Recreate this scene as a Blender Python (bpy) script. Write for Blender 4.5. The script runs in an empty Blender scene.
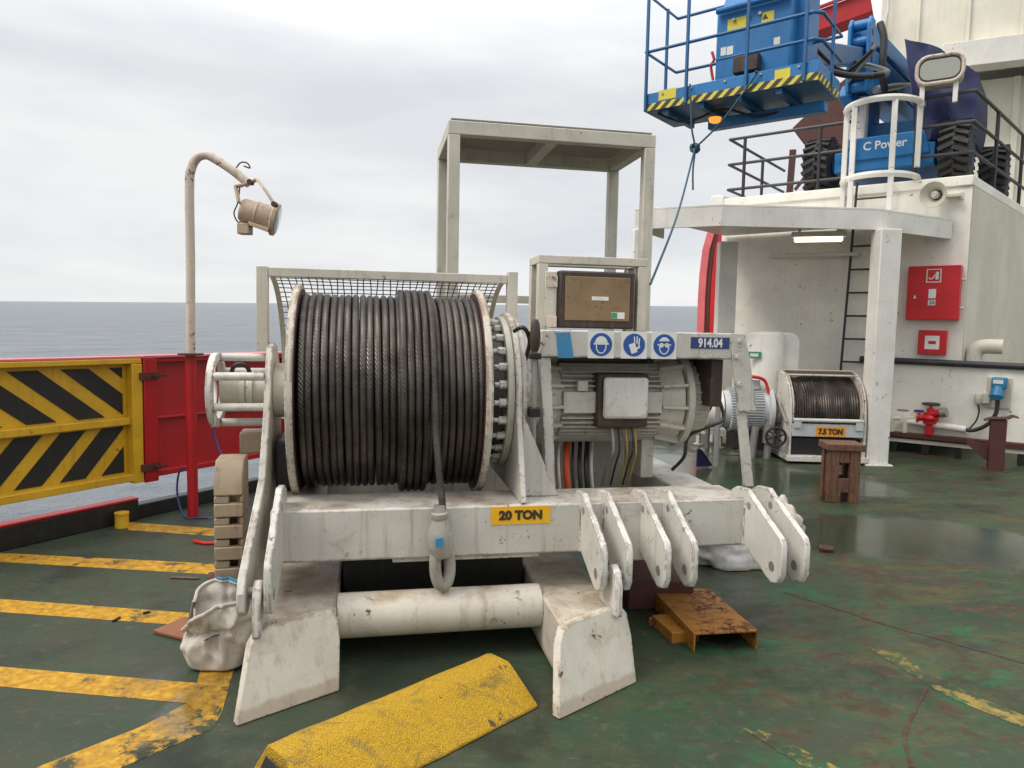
import bpy, bmesh, math, random
from mathutils import Vector, Matrix, noise
random.seed(7)
R = math.radians
scene = bpy.context.scene
col = scene.collection

# ------------------------------------------------------------------ camera
FPX, CAMH = 720.0, 1.65
PITCH, ROLL = math.atan(56/FPX), 0.02
F = Vector((0, math.cos(PITCH), -math.sin(PITCH)))
_R0 = Vector((1, 0, 0)); _U0 = Vector((0, math.sin(PITCH), math.cos(PITCH)))
RT = _R0*math.cos(ROLL) + _U0*math.sin(ROLL)
UP = -_R0*math.sin(ROLL) + _U0*math.cos(ROLL)
C0 = Vector((0, 0, CAMH))
cam = bpy.data.cameras.new('camera'); cam.sensor_width = 36; cam.lens = 36*FPX/1024
cam.clip_start = 0.05; cam.clip_end = 60000
co = bpy.data.objects.new('camera', cam); col.objects.link(co)
m = Matrix((RT, UP, -F)).transposed().to_4x4(); m.translation = C0
co.matrix_world = m
scene.camera = co

# ------------------------------------------------------------------ light
SUN_EL, SUN_AZ = R(50), R(-112)          # azimuth from +Y towards +X
w = bpy.data.worlds.new('World'); scene.world = w; w.use_nodes = True
nt = w.node_tree; nt.nodes.clear()
def N(t, **k):
    n = nt.nodes.new(t)
    for a, b in k.items(): setattr(n, a, b)
    return n
out = N('ShaderNodeOutputWorld'); bg = N('ShaderNodeBackground')
sky = N('ShaderNodeTexSky', sky_type='NISHITA', sun_disc=False, sun_elevation=SUN_EL, sun_rotation=SUN_AZ)
bgs = N('ShaderNodeBackground'); bgs.inputs[1].default_value = 0.07
nt.links.new(sky.outputs[0], bgs.inputs[0])
tc = N('ShaderNodeTexCoord'); sp = N('ShaderNodeSeparateXYZ'); nt.links.new(tc.outputs['Generated'], sp.inputs[0])
mp = N('ShaderNodeMapping'); mp.inputs['Scale'].default_value = (1.6, 1.6, 6.5); mp.inputs['Location'].default_value = (3.1, .7, .4)
nt.links.new(tc.outputs['Generated'], mp.inputs[0])
no = N('ShaderNodeTexNoise'); no.inputs['Scale'].default_value = 1.5; no.inputs['Detail'].default_value = 6; no.inputs['Roughness'].default_value = .52
nt.links.new(mp.outputs[0], no.inputs[0])
rp = N('ShaderNodeValToRGB'); e = rp.color_ramp.elements
e[0].position = .36; e[0].color = (.68, .70, .73, 1); e[1].position = .62; e[1].color = (.84, .845, .845, 1)
nt.links.new(no.outputs[0], rp.inputs[0])
# overcast sky: brighter towards the zenith
mr = N('ShaderNodeMapRange'); mr.inputs[1].default_value = .30; mr.inputs[2].default_value = .95; mr.inputs[3].default_value = .84; mr.inputs[4].default_value = 2.3
nt.links.new(sp.outputs[2], mr.inputs[0])
mr2 = N('ShaderNodeMapRange', interpolation_type='SMOOTHSTEP'); mr2.inputs[1].default_value = -.75; mr2.inputs[2].default_value = .35; mr2.inputs[3].default_value = .85; mr2.inputs[4].default_value = 1.0
nt.links.new(sp.outputs[1], mr2.inputs[0])
mm = N('ShaderNodeMath', operation='MULTIPLY'); nt.links.new(mr.outputs[0], mm.inputs[0]); nt.links.new(mr2.outputs[0], mm.inputs[1])
nt.links.new(rp.outputs[0], bg.inputs[0]); nt.links.new(mm.outputs[0], bg.inputs[1])
mx = N('ShaderNodeMixShader'); mx.inputs[0].default_value = .95
nt.links.new(bgs.outputs[0], mx.inputs[1]); nt.links.new(bg.outputs[0], mx.inputs[2]); nt.links.new(mx.outputs[0], out.inputs[0])
sun = bpy.data.lights.new('sun', 'SUN'); sun.energy = 1.5; sun.angle = R(22); sun.color = (1, .93, .82)
so = bpy.data.objects.new('sun', sun); col.objects.link(so)
sd = Vector((math.sin(SUN_AZ)*math.cos(SUN_EL), math.cos(SUN_AZ)*math.cos(SUN_EL), math.sin(SUN_EL)))
so.rotation_euler = sd.to_track_quat('Z', 'Y').to_euler(); so.location = (0, 0, 30)
scene.view_settings.view_transform = 'Standard'; scene.view_settings.look = 'None'
scene.view_settings.exposure = 0.40; scene.view_settings.gamma = 1.0

# ------------------------------------------------------------------ measuring helpers
def ray(x, y): return F + RT*((x-512)/FPX) - UP*((y-384)/FPX)
def gz(x, y, z=0.0):
    d = ray(x, y); return C0 + d*((z-CAMH)/d.z)
def aty(x, y, Y):
    d = ray(x, y); return C0 + d*(Y/d.y)
class Frame:
    def __init__(s, o, yaw):
        s.o = Vector(o); s.yaw = yaw
        s.U = Vector((math.cos(yaw), math.sin(yaw), 0)); s.V = Vector((-math.sin(yaw), math.cos(yaw), 0))
    def loc(s, P):
        q = P - s.o; return Vector((q.dot(s.U), q.dot(s.V), q.z))
    def v(s, x, y, vv):
        d = ray(x, y); t = (s.o + s.V*vv - C0).dot(s.V)/d.dot(s.V); return s.loc(C0 + d*t)
    def u(s, x, y, uu):
        d = ray(x, y); t = (s.o + s.U*uu - C0).dot(s.U)/d.dot(s.U); return s.loc(C0 + d*t)
    def z(s, x, y, zz): return s.loc(gz(x, y, s.o.z + zz))
    def w(s, p): return s.o + s.U*p[0] + s.V*p[1] + Vector((0, 0, p[2]))

# ------------------------------------------------------------------ materials
def nodes(name):
    m = bpy.data.materials.new(name); m.use_nodes = True
    return m, m.node_tree, m.node_tree.nodes['Principled BSDF']
def rgba(c): return (c[0], c[1], c[2], 1)
class NG:
    """little node-graph builder on one tree"""
    def __init__(s, t): s.t = t; s.c = None
    def n(s, t, **k):
        n = s.t.nodes.new(t)
        for a, b in k.items(): setattr(n, a, b)
        return n
    def l(s, a, b): s.t.links.new(a, b)
    def obj(s):
        if s.c is None: s.c = s.n('ShaderNodeTexCoord').outputs['Object']
        return s.c
    def geo(s): return s.n('ShaderNodeNewGeometry').outputs['Position']
    def map(s, src, scale, loc=(0, 0, 0), rot=(0, 0, 0)):
        m = s.n('ShaderNodeMapping'); m.inputs['Scale'].default_value = scale; m.inputs['Location'].default_value = loc; m.inputs['Rotation'].default_value = rot
        s.l(src, m.inputs[0]); return m.outputs[0]
    def noise(s, src, scale, detail=5, rough=.55, dist=0):
        n = s.n('ShaderNodeTexNoise'); n.inputs['Scale'].default_value = scale; n.inputs['Detail'].default_value = detail
        n.inputs['Roughness'].default_value = rough; n.inputs['Distortion'].default_value = dist
        s.l(src, n.inputs[0]); return n.outputs[0]
    def step(s, src, a, b, lo=0, hi=1):
        n = s.n('ShaderNodeMapRange', interpolation_type='SMOOTHSTEP')
        for i, v in ((1, a), (2, b), (3, lo), (4, hi)): n.inputs[i].default_value = v
        s.l(src, n.inputs[0]); return n.outputs[0]
    def math(s, op, a, b=None):
        n = s.n('ShaderNodeMath', operation=op)
        for i, v in ((0, a), (1, b)):
            if v is None: continue
            if isinstance(v, (int, float)): n.inputs[i].default_value = v
            else: s.l(v, n.inputs[i])
        return n.outputs[0]
    def madd(s, a, b, c):
        n = s.n('ShaderNodeMath', operation='MULTIPLY_ADD'); s.l(a, n.inputs[0]); n.inputs[1].default_value = b; n.inputs[2].default_value = c; return n.outputs[0]
    def mix(s, fac, a, b, blend='MIX'):
        n = s.n('ShaderNodeMix', data_type='RGBA', blend_type=blend)
        for i, v in ((0, fac), (6, a), (7, b)):
            if isinstance(v, (int, float)): n.inputs[i].default_value = v
            elif isinstance(v, (tuple, list)): n.inputs[i].default_value = rgba(v)
            else: s.l(v, n.inputs[i])
        return n.outputs[2]
    def bump(s, h, strength=.3, dist=.01):
        n = s.n('ShaderNodeBump'); n.inputs['Strength'].default_value = strength; n.inputs['Distance'].default_value = dist
        s.l(h, n.inputs['Height']); return n.outputs[0]

def paint(name, c, rough=.45, dirt=(.16, .12, .08), amt=.5, rust=.0, rustc=(.12, .045, .02), scale=1.0, metal=0, streak=True, edge=False, bump=.12, var=.12, top=0, topc=(.20, .13, .075), band=0):
    m, t, b = nodes(name); g = NG(t); o = g.geo()
    big = g.noise(o, 2.2*scale, 6, .6)
    base = g.mix(g.step(big, .35, .7), tuple(x*(1-var) for x in c), tuple(min(1, x*(1+var*.5)) for x in c))
    cur = base
    if streak:
        st = g.noise(g.map(o, (14*scale, 14*scale, .9*scale)), 1.6, 5, .6)
        cur = g.mix(g.math('MULTIPLY', g.step(st, .52, .78), amt*.75), cur, dirt)
    bl = g.noise(o, 5.5*scale, 8, .68, .4)
    cur = g.mix(g.math('MULTIPLY', g.step(bl, .53, .72), amt*.65), cur, dirt)
    fine = g.noise(o, 55*scale, 4, .6)
    cur = g.mix(g.math('MULTIPLY', g.step(fine, .58, .72), amt*.3), cur, dirt)
    if edge:
        rs_ = g.noise(g.map(o, (34, 34, .8)), 1.3, 5, .65); rk_ = g.noise(o, 3.1, 4, .6)
        cur = g.mix(g.math('MULTIPLY', g.math('MULTIPLY', g.step(rs_, .60, .72), g.step(rk_, .5, .6)), .65), cur, (.26, .135, .055))
    if top > 0:
        gn_ = g.n('ShaderNodeNewGeometry'); sx_ = g.n('ShaderNodeSeparateXYZ'); g.l(gn_.outputs['Normal'], sx_.inputs[0])
        tn = g.noise(o, 5*scale, 8, .68, .3)
        cur = g.mix(g.math('MULTIPLY', g.step(sx_.outputs[2], .6, .85), g.math('MULTIPLY', g.step(tn, .40, .68), top)), cur, topc)
    if band > 0:
        sx_ = g.n('ShaderNodeSeparateXYZ'); g.l(o, sx_.inputs[0])
        hz_ = g.math('ADD', sx_.outputs[2], g.math('MULTIPLY', g.math('SUBTRACT', g.noise(o, 14, 7, .68), .5), .07))
        cur = g.mix(g.math('MULTIPLY', g.step(hz_, band+.012, band-.012), .5), cur, (.27, .19, .12))
    if rust > 0:
        rn = g.noise(o, 16*scale, 8, .72, .3); rm = g.noise(o, 2.7*scale, 4, .6)
        rr = g.math('MULTIPLY', g.step(rn, .64-.06*rust, .68-.06*rust), g.step(rm, .45, .6))
        if edge:
            bv = g.n('ShaderNodeBevel', samples=4); bv.inputs['Radius'].default_value = .018
            ge = g.n('ShaderNodeNewGeometry'); dt = g.n('ShaderNodeVectorMath', operation='DOT_PRODUCT')
            g.l(bv.outputs[0], dt.inputs[0]); g.l(ge.outputs['Normal'], dt.inputs[1])
            em = g.step(dt.outputs['Value'], .992, .93); en = g.math('ADD', g.math('MULTIPLY', g.noise(o, 26, 7, .75), .6), g.math('MULTIPLY', g.noise(o, 5, 4, .6), .4))
            rr = g.math('MAXIMUM', rr, g.math('MULTIPLY', em, g.step(en, .545-.06*rust, .58-.06*rust)))
        cur = g.mix(rr, cur, rustc)
        rf = g.math('MULTIPLY_ADD', rr, .35); t.nodes[-1].inputs[2].default_value = rough
        g.l(rf, b.inputs['Roughness'])
    else: b.inputs['Roughness'].default_value = rough
    g.l(cur, b.inputs['Base Color']); b.inputs['Metallic'].default_value = metal
    if bump:
        hgt = g.noise(o, 30*scale, 5, .6)
        if 'wall' in name: hgt = g.math('ADD', hgt, g.math('MULTIPLY', g.noise(o, 1.6, 2, .5), 9))
        g.l(g.bump(hgt, bump, .004), b.inputs['Normal'])
    return m

M = {}
M['white'] = paint('white_steel', (.56, .535, .48), .42, dirt=(.20, .145, .09), amt=.7, rust=.6, edge=True, top=.75)
M['white2'] = paint('white_leg_steel', (.57, .525, .44), .5, dirt=(.24, .165, .10), amt=.65, rust=.75, edge=True, scale=1.0, top=.75, topc=(.30, .20, .11), band=.055)
M['lug'] = paint('white_lug_steel', (.63, .61, .56), .4, dirt=(.24, .19, .13), amt=.5, rust=.9, edge=True, top=.4)
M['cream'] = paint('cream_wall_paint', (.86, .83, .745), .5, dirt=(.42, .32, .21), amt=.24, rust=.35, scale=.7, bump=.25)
M['beige'] = paint('beige_paint_wall_shade', (.60, .57, .48), .5, dirt=(.40, .33, .22), amt=.35, rust=.12, scale=.5)
M['canopy'] = paint('canopy_white', (.76, .735, .68), .45, amt=.3, dirt=(.35, .27, .18), rust=.4, scale=.8)
M['superw'] = paint('superstructure_paint', (.80, .765, .64), .5, dirt=(.4, .34, .22), amt=.3, scale=.4)
M['frame'] = paint('frame_offwhite', (.56, .525, .44), .5, amt=.5, rust=.3, scale=1.4)
M['pole'] = paint('pole_paint', (.60, .51, .42), .5, dirt=(.2, .12, .06), amt=.7, rust=1.5, scale=1.6)
M['lamp'] = paint('lamp_paint', (.48, .36, .26), .45, dirt=(.22, .1, .05), amt=.9, rust=.8, scale=3)
M['red'] = paint('bulwark_red', (.42, .008, .012), .4, dirt=(.16, .01, .01), amt=.5, rust=.2)
M['redbright'] = paint('cabinet_red', (.56, .012, .018), .35, dirt=(.3, .01, .01), amt=.2)
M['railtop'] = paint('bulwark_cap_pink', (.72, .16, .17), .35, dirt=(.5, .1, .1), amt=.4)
M['dkred'] = paint('red_oxide', (.085, .025, .02), .6, dirt=(.03, .012, .01), amt=.6, rust=.5)
M['yellow'] = paint('gate_yellow', (.62, .36, .015), .45, dirt=(.3, .13, .02), amt=.55, rust=.3)
M['black'] = paint('stripe_black', (.012, .011, .011), .5, dirt=(.05, .04, .03), amt=.4)
M['blackrail'] = paint('rail_black', (.03, .028, .035), .5, amt=.3)
M['rubber'] = paint('tyre_rubber', (.03, .029, .028), .75, dirt=(.10, .085, .07), amt=.6, scale=2)
M['blue'] = paint('lift_blue', (.010, .165, .43), .45, dirt=(.02, .07, .14), amt=.4, rust=.2)
M['bluedk'] = paint('lift_blue_dark', (.010, .11, .28), .5, dirt=(.01, .03, .07), amt=.5)
M['grey'] = paint('motor_grey', (.52, .49, .42), .5, amt=.6, rust=.35, scale=1.5, top=.5)
M['greyblue'] = paint('motor_pale_grey', (.50, .52, .52), .45, amt=.35)
M['dark'] = paint('dark_grease_shade', (.012, .011, .010), .45, dirt=(.05, .04, .03), amt=.5)  # greasy dark parts; also the shade boxes added in both winches
M['brownbox'] = paint('terminal_base', (.045, .028, .02), .55, amt=.5)
M['steel'] = paint('galvanised', (.36, .35, .33), .4, amt=.6, metal=.5, rust=.3)
M['wood'] = None
M['plastic'] = paint('beige_plastic', (.33, .25, .165), .5, dirt=(.12, .075, .045), amt=.9, rust=.2)
M['canvas'] = paint('canvas_cloth', (.52, .47, .41), .85, dirt=(.16, .13, .11), amt=.9, scale=1.7, bump=.5)
M['canvasw'] = paint('white_tarp', (.60, .58, .55), .7, dirt=(.3, .26, .22), amt=.6, scale=1.4, bump=.4)
M['tarp'] = paint('blue_tarp', (.007, .012, .065), .75, dirt=(.004, .007, .03), amt=.5, bump=.4)
M['rusty'] = paint('rusty_yellow', (.36, .15, .018), .6, dirt=(.11, .038, .014), amt=1.25, rust=2.6, rustc=(.10, .028, .012), scale=1.6)
M['signy'] = paint('sign_yellow', (.85, .46, .015), .4, dirt=(.6, .3, .03), amt=.3, streak=False)
M['signo'] = paint('sign_orange', (.80, .32, .02), .4, dirt=(.5, .2, .03), amt=.3, streak=False)
M['ink'] = paint('ink_black', (.05, .03, .015), .5, amt=.1, streak=False)
M['signb'] = paint('sign_blue', (.02, .085, .33), .4, amt=.15, streak=False)
M['signn'] = paint('sign_navy', (.03, .05, .17), .4, amt=.15, streak=False)
M['sky'] = paint('tape_blue', (.05, .25, .45), .4, amt=.2, streak=False)
M['wink'] = paint('sign_white', (.75, .74, .70), .45, dirt=(.4, .34, .28), amt=.4, streak=False)
M['signgreen'] = paint('sign_green', (.04, .30, .15), .45, amt=.2, streak=False)
M['wire'] = paint('guard_wire', (.10, .085, .075), .6, amt=.3)
M['cablek'] = paint('black_cable', (.02, .02, .022), .5, amt=.2)
M['cabler'] = paint('orange_cable', (.5, .07, .015), .45, amt=.2)
M['cabley'] = paint('yellow_cable', (.45, .30, .05), .45, amt=.3)
M['ropeb'] = paint('blue_rope_fibre', (.05, .11, .15), .8, dirt=(.02, .03, .04), amt=.6, scale=6)
M['orange'] = paint('worn_board', (.24, .09, .04), .6, dirt=(.1, .04, .02), amt=.7)
M['socketblue'] = paint('plug_blue', (.02, .18, .34), .4, amt=.3)
M['expanded'] = paint('expanded_metal', (.23, .20, .165), .6, amt=.5)

def mk_wood(name, c1, c2):
    m, t, b = nodes(name); g = NG(t); o = g.geo()
    gr = g.noise(g.map(o, (22, 22, 1.6)), 2.5, 6, .6, .6)
    cur = g.mix(g.step(gr, .3, .7), c1, c2)
    bl = g.noise(o, 9, 6, .65)
    cur = g.mix(g.math('MULTIPLY', g.step(bl, .55, .7), .7), cur, (.05, .025, .015))
    g.l(cur, b.inputs['Base Color']); b.inputs['Roughness'].default_value = .55
    g.l(g.bump(gr, .3, .004), b.inputs['Normal']); return m
M['wood'] = mk_wood('stool_wood', (.085, .036, .02), (.17, .085, .045))
M['woodbox'] = paint('board_brown', (.22, .145, .075), .6, dirt=(.10, .06, .03), amt=.9, streak=False, rust=.8, rustc=(.05, .028, .015), scale=2.5)

def mk_rope():
    m, t, b = nodes('wire_rope'); g = NG(t)
    uv = g.n('ShaderNodeUVMap'); wv = g.n('ShaderNodeTexWave', wave_type='BANDS', bands_direction='DIAGONAL')
    wv.inputs['Scale'].default_value = 1.0; wv.inputs['Distortion'].default_value = .4
    g.l(g.map(uv.outputs[0], (1, 1, 1)), wv.inputs[0])
    o = g.geo(); bl = g.noise(o, 3.5, 6, .65); fi = g.noise(o, 40, 4, .6)
    cur = g.mix(g.step(bl, .35, .7), (.06, .051, .045), (.165, .145, .127))
    cur = g.mix(g.step(wv.outputs['Fac'], .0, .5, .35, 1), (.03, .023, .018), cur)
    cur = g.mix(g.math('MULTIPLY', g.step(fi, .5, .7), .2), cur, (.24, .21, .18))
    g.l(cur, b.inputs['Base Color']); b.inputs['Metallic'].default_value = .88; b.inputs['Roughness'].default_value = .36
    g.l(g.bump(wv.outputs['Fac'], .5, .005), b.inputs['Normal']); return m
M['rope'] = mk_rope(); M['sockp'] = paint('socket_dirty_cream', (.34, .325, .28), .45, dirt=(.14, .12, .09), amt=.9, scale=2.5)

def mk_grit():
    m, t, b = nodes('grit_yellow'); g = NG(t); o = g.geo()
    v = g.n('ShaderNodeTexVoronoi'); v.inputs['Scale'].default_value = 175; g.l(o, v.inputs[0])
    n = g.noise(o, 230, 4, .6); bl = g.noise(o, 6, 8, .72, .3)
    cur = g.mix(g.step(n, .3, .7), (.36, .195, .005), (.70, .42, .010))
    cur = g.mix(g.math('MULTIPLY', g.step(bl, .52, .66), .75), cur, (.17, .11, .035))
    ch_ = g.noise(o, 11, 6, .6, .2); cur = g.mix(g.math('MULTIPLY', g.step(ch_, .67, .70), .9), cur, (.07, .035, .03))
    tm_ = g.noise(g.map(o, (2.5, 14, 4), (0, 0, 0), (0, 0, -.55)), 1.3, 6, .65); cur = g.mix(g.math('MULTIPLY', g.step(tm_, .54, .66), .45), cur, (.16, .12, .06))
    sp = g.n('ShaderNodeSeparateXYZ'); g.l(o, sp.inputs[0])
    g.l(cur, b.inputs['Base Color']); b.inputs['Roughness'].default_value = .7
    h = g.math('ADD', g.math('MULTIPLY', v.outputs['Distance'], -1), n)
    g.l(g.bump(h, 1.0, .0065), b.inputs['Normal']); return m
M['grit'] = mk_grit()

def deck_color(g, o):
    """green paint worn through to red primer, with scuffs"""
    big = g.noise(o, .8, 6, .6, .3); mid = g.noise(o, 2.6, 9, .70, .5); fine = g.noise(o, 14, 7, .68)
    cur = g.mix(g.step(big, .3, .72), (.022, .043, .024), (.043, .071, .038))
    sp0 = g.n('ShaderNodeSeparateXYZ'); g.l(o, sp0.inputs[0])
    cur = g.mix(g.step(sp0.outputs[0], .6, -1.6, 0, .6), cur, g.mix(g.step(big, .3, .7), (.031, .042, .031), (.054, .064, .047)))
    cur = g.mix(g.math('MULTIPLY', g.step(mid, .46, .62), .7), cur, (.050, .049, .034))
    sp = g.n('ShaderNodeSeparateXYZ'); g.l(o, sp.inputs[0])
    right = g.step(sp.outputs[0], -.2, 2.0)
    # olive film of dirt and old yellow paint, streaked along the deck
    yn = g.noise(g.map(o, (.8, 2.6, 1), (4, 1, 0), (0, 0, -.65)), 1.6, 10, .72, .6)
    cur = g.mix(g.math('MULTIPLY', g.step(yn, .46, .66), g.madd(right, .55, .12)), cur, (.084, .078, .027))
    # bright green where the film is scraped off
    gn = g.noise(g.map(o, (1.1, 1.9, 1), (2, 9, 0), (0, 0, .5)), 2.0, 10, .72, .8)
    cur = g.mix(g.math('MULTIPLY', g.step(gn, .53, .64), g.madd(right, .75, .06)), cur, (.017, .100, .042))
    # red primer: blotches broken up by a finer noise
    rn = g.noise(g.map(o, (1.2, 1.9, 1), (7, 3, 0), (0, 0, .7)), 2.2, 11, .74, 1.0)
    rb = g.noise(o, 9, 8, .75, .5)
    rr = g.math('ADD', rn, g.math('MULTIPLY', g.math('SUBTRACT', rb, .5), .42))
    cur = g.mix(g.math('MULTIPLY', g.step(rr, .515, .59), g.madd(right, .5, .1)), cur, g.mix(g.step(fine, .35, .7), (.045, .017, .011), (.105, .040, .024)))
    # thin cracks and drag marks showing rust
    ck = g.noise(g.map(o, (1, 1, 1), (3, 8, 1)), 1.5, 7, .6, 1.6)
    cl = g.step(g.math('ABSOLUTE', g.math('SUBTRACT', ck, .5)), .010, .002)
    cur = g.mix(g.math('MULTIPLY', cl, g.math('MULTIPLY', g.step(rb, .42, .6), g.madd(right, .8, .1))), cur, (.085, .036, .022))
    sc = g.noise(g.map(o, (3, 30, 1), (0, 0, 0), (0, 0, .35)), 2.0, 6, .6)
    cur = g.mix(g.math('MULTIPLY', g.step(sc, .60, .70), .35), cur, (.12, .115, .09))
    cur = g.mix(g.math('MULTIPLY', g.step(fine, .54, .72), .45), cur, (.115, .105, .075))
    sp2 = g.noise(o, 60, 3, .6); cur = g.mix(g.math('MULTIPLY', g.step(sp2, .66, .72), .5), cur, (.20, .19, .16))
    oil = g.noise(g.map(o, (1, 1, 1), (11, 5, 0)), 1.4, 8, .65)
    cur = g.mix(g.math('MULTIPLY', g.step(oil, .53, .68), .7), cur, (.018, .018, .014))
    return cur, fine, mid
def wet(g, o):
    n = g.noise(g.map(o, (1, 1, 1), (1, 2, 5)), .9, 6, .6, .4)
    d = None
    for (x, y, r) in PUDDLES:
        vd = g.n('ShaderNodeVectorMath', operation='DISTANCE'); g.l(o, vd.inputs[0]); vd.inputs[1].default_value = (x, y, 0)
        q = g.math('DIVIDE', vd.outputs['Value'], r)
        d = q if d is None else g.math('MINIMUM', d, q)
    d = g.math('ADD', d, g.math('MULTIPLY', g.math('SUBTRACT', n, .5), 2.0))
    p = g.step(d, 1.15, .75)
    return g.math('MAXIMUM', p, g.step(n, .60, .70)), p
PUDDLES = [tuple(gz(845, 535)[:2])+(.75,), tuple(gz(690, 470)[:2])+(1.6,), tuple(gz(775, 480)[:2])+(1.2,), tuple(gz(960, 540)[:2])+(.7,), tuple(gz(420, 690)[:2])+(.45,)]
def mk_deck(name, line=None, wear=0.0, cols=((.34, .17, .018), (.58, .33, .03), (.2, .11, .03)), nsc=7):
    m, t, b = nodes(name); g = NG(t); o = g.geo()
    cur, fine, mid = deck_color(g, o)
    if line:
        wn = g.noise(g.map(o, (1, 1, 1), (5, 5, 0)), nsc, 9, .74, .3); wb = g.noise(o, 1.3, 4, .6)
        th = g.math('ADD', g.math('MULTIPLY', g.math('SUBTRACT', wb, .5), .55), wn)
        y = g.mix(g.step(g.noise(o, 22, 6, .7), .35, .7), cols[0], cols[1])
        y = g.mix(g.math('MULTIPLY', g.step(mid, .5, .66), .55), y, cols[2])
        y = g.mix(g.math('MULTIPLY', g.step(fine, .5, .7), .5), y, cols[2])
        cur = g.mix(g.step(th, .56-wear, .66-wear), y, cur)
    wt, p = wet(g, o)
    cur = g.mix(g.math('MULTIPLY', wt, .45), cur, (.012, .02, .015))
    g.l(cur, b.inputs['Base Color'])
    rr = g.n('ShaderNodeMix', data_type='FLOAT'); g.l(wt, rr.inputs[0]); g.l(g.step(fine, .3, .7, .42, .68), rr.inputs[2]); rr.inputs[3].default_value = .16
    g.l(rr.outputs[0], b.inputs['Roughness'])
    g.l(g.step(wt, 0, 1, .2, .5), b.inputs['Specular IOR Level'])
    bm = g.n('ShaderNodeBump'); bm.inputs['Distance'].default_value = .006
    g.l(g.step(wt, 0, 1, .30, .04), bm.inputs['Strength']); g.l(g.math('ADD', g.math('MULTIPLY', mid, .6), fine), bm.inputs['Height'])
    g.l(bm.outputs[0], b.inputs['Normal']); return m
M['deck'] = mk_deck('deck_green'); M['line'] = mk_deck('deck_line_yellow', True)
M['lineworn'] = mk_deck('deck_line_worn', True, .13, ((.17, .125, .035), (.30, .22, .06), (.10, .08, .03)), nsc=12); M['linehalf'] = mk_deck('deck_line_half', True, .03)
M['seam'] = mk_deck('deck_seam_rust', True, .10, ((.062, .026, .016), (.10, .045, .028), (.05, .04, .03)), 12)
def mk_sea():
    m, t, b = nodes('sea_water'); g = NG(t); o = g.geo()
    w1 = g.noise(g.map(o, (.02, .045, .02), (0, 0, 0), (0, 0, .5)), 4, 8, .62)
    w2 = g.noise(g.map(o, (.5, .9, .5)), .9, 6, .6)
    cur = g.mix(g.step(w1, .35, .68), (.108, .126, .148), (.165, .182, .206))
    fo = g.math('MULTIPLY', g.step(w2, .68, .72), g.step(w1, .52, .6))
    w3 = g.noise(g.map(o, (.0035, .012, .004), (0, 0, 0), (0, 0, .5)), 3, 5, .6)
    cur = g.mix(g.math('MULTIPLY', g.step(w3, .4, .65), .5), cur, (.10, .112, .13))
    cur = g.mix(fo, cur, (.6, .62, .64))
    g.l(cur, b.inputs['Base Color']); b.inputs['Roughness'].default_value = .32; b.inputs['IOR'].default_value = 1.33
    g.l(g.bump(g.math('ADD', g.math('MULTIPLY', w1, 8), w2), .8, .6), b.inputs['Normal']); return m
M['sea'] = mk_sea()
def mk_glass(name, c, rough=.1):
    m, t, b = nodes(name); b.inputs['Base Color'].default_value = rgba(c); b.inputs['Roughness'].default_value = rough
    b.inputs['Coat Weight'].default_value = .6; return m
M['glass'] = mk_glass('lamp_glass', (.33, .34, .30), .12)
def mk_emit(name, c, s):
    m, t, b = nodes(name); b.inputs['Emission Color'].default_value = rgba(c); b.inputs['Emission Strength'].default_value = s
    b.inputs['Base Color'].default_value = rgba(c); return m
M['tube'] = mk_emit('fluorescent_tube', (1, .92, .74), 1.5)
M['beacon'] = mk_emit('amber_beacon', (1, .35, .05), .8)

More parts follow.
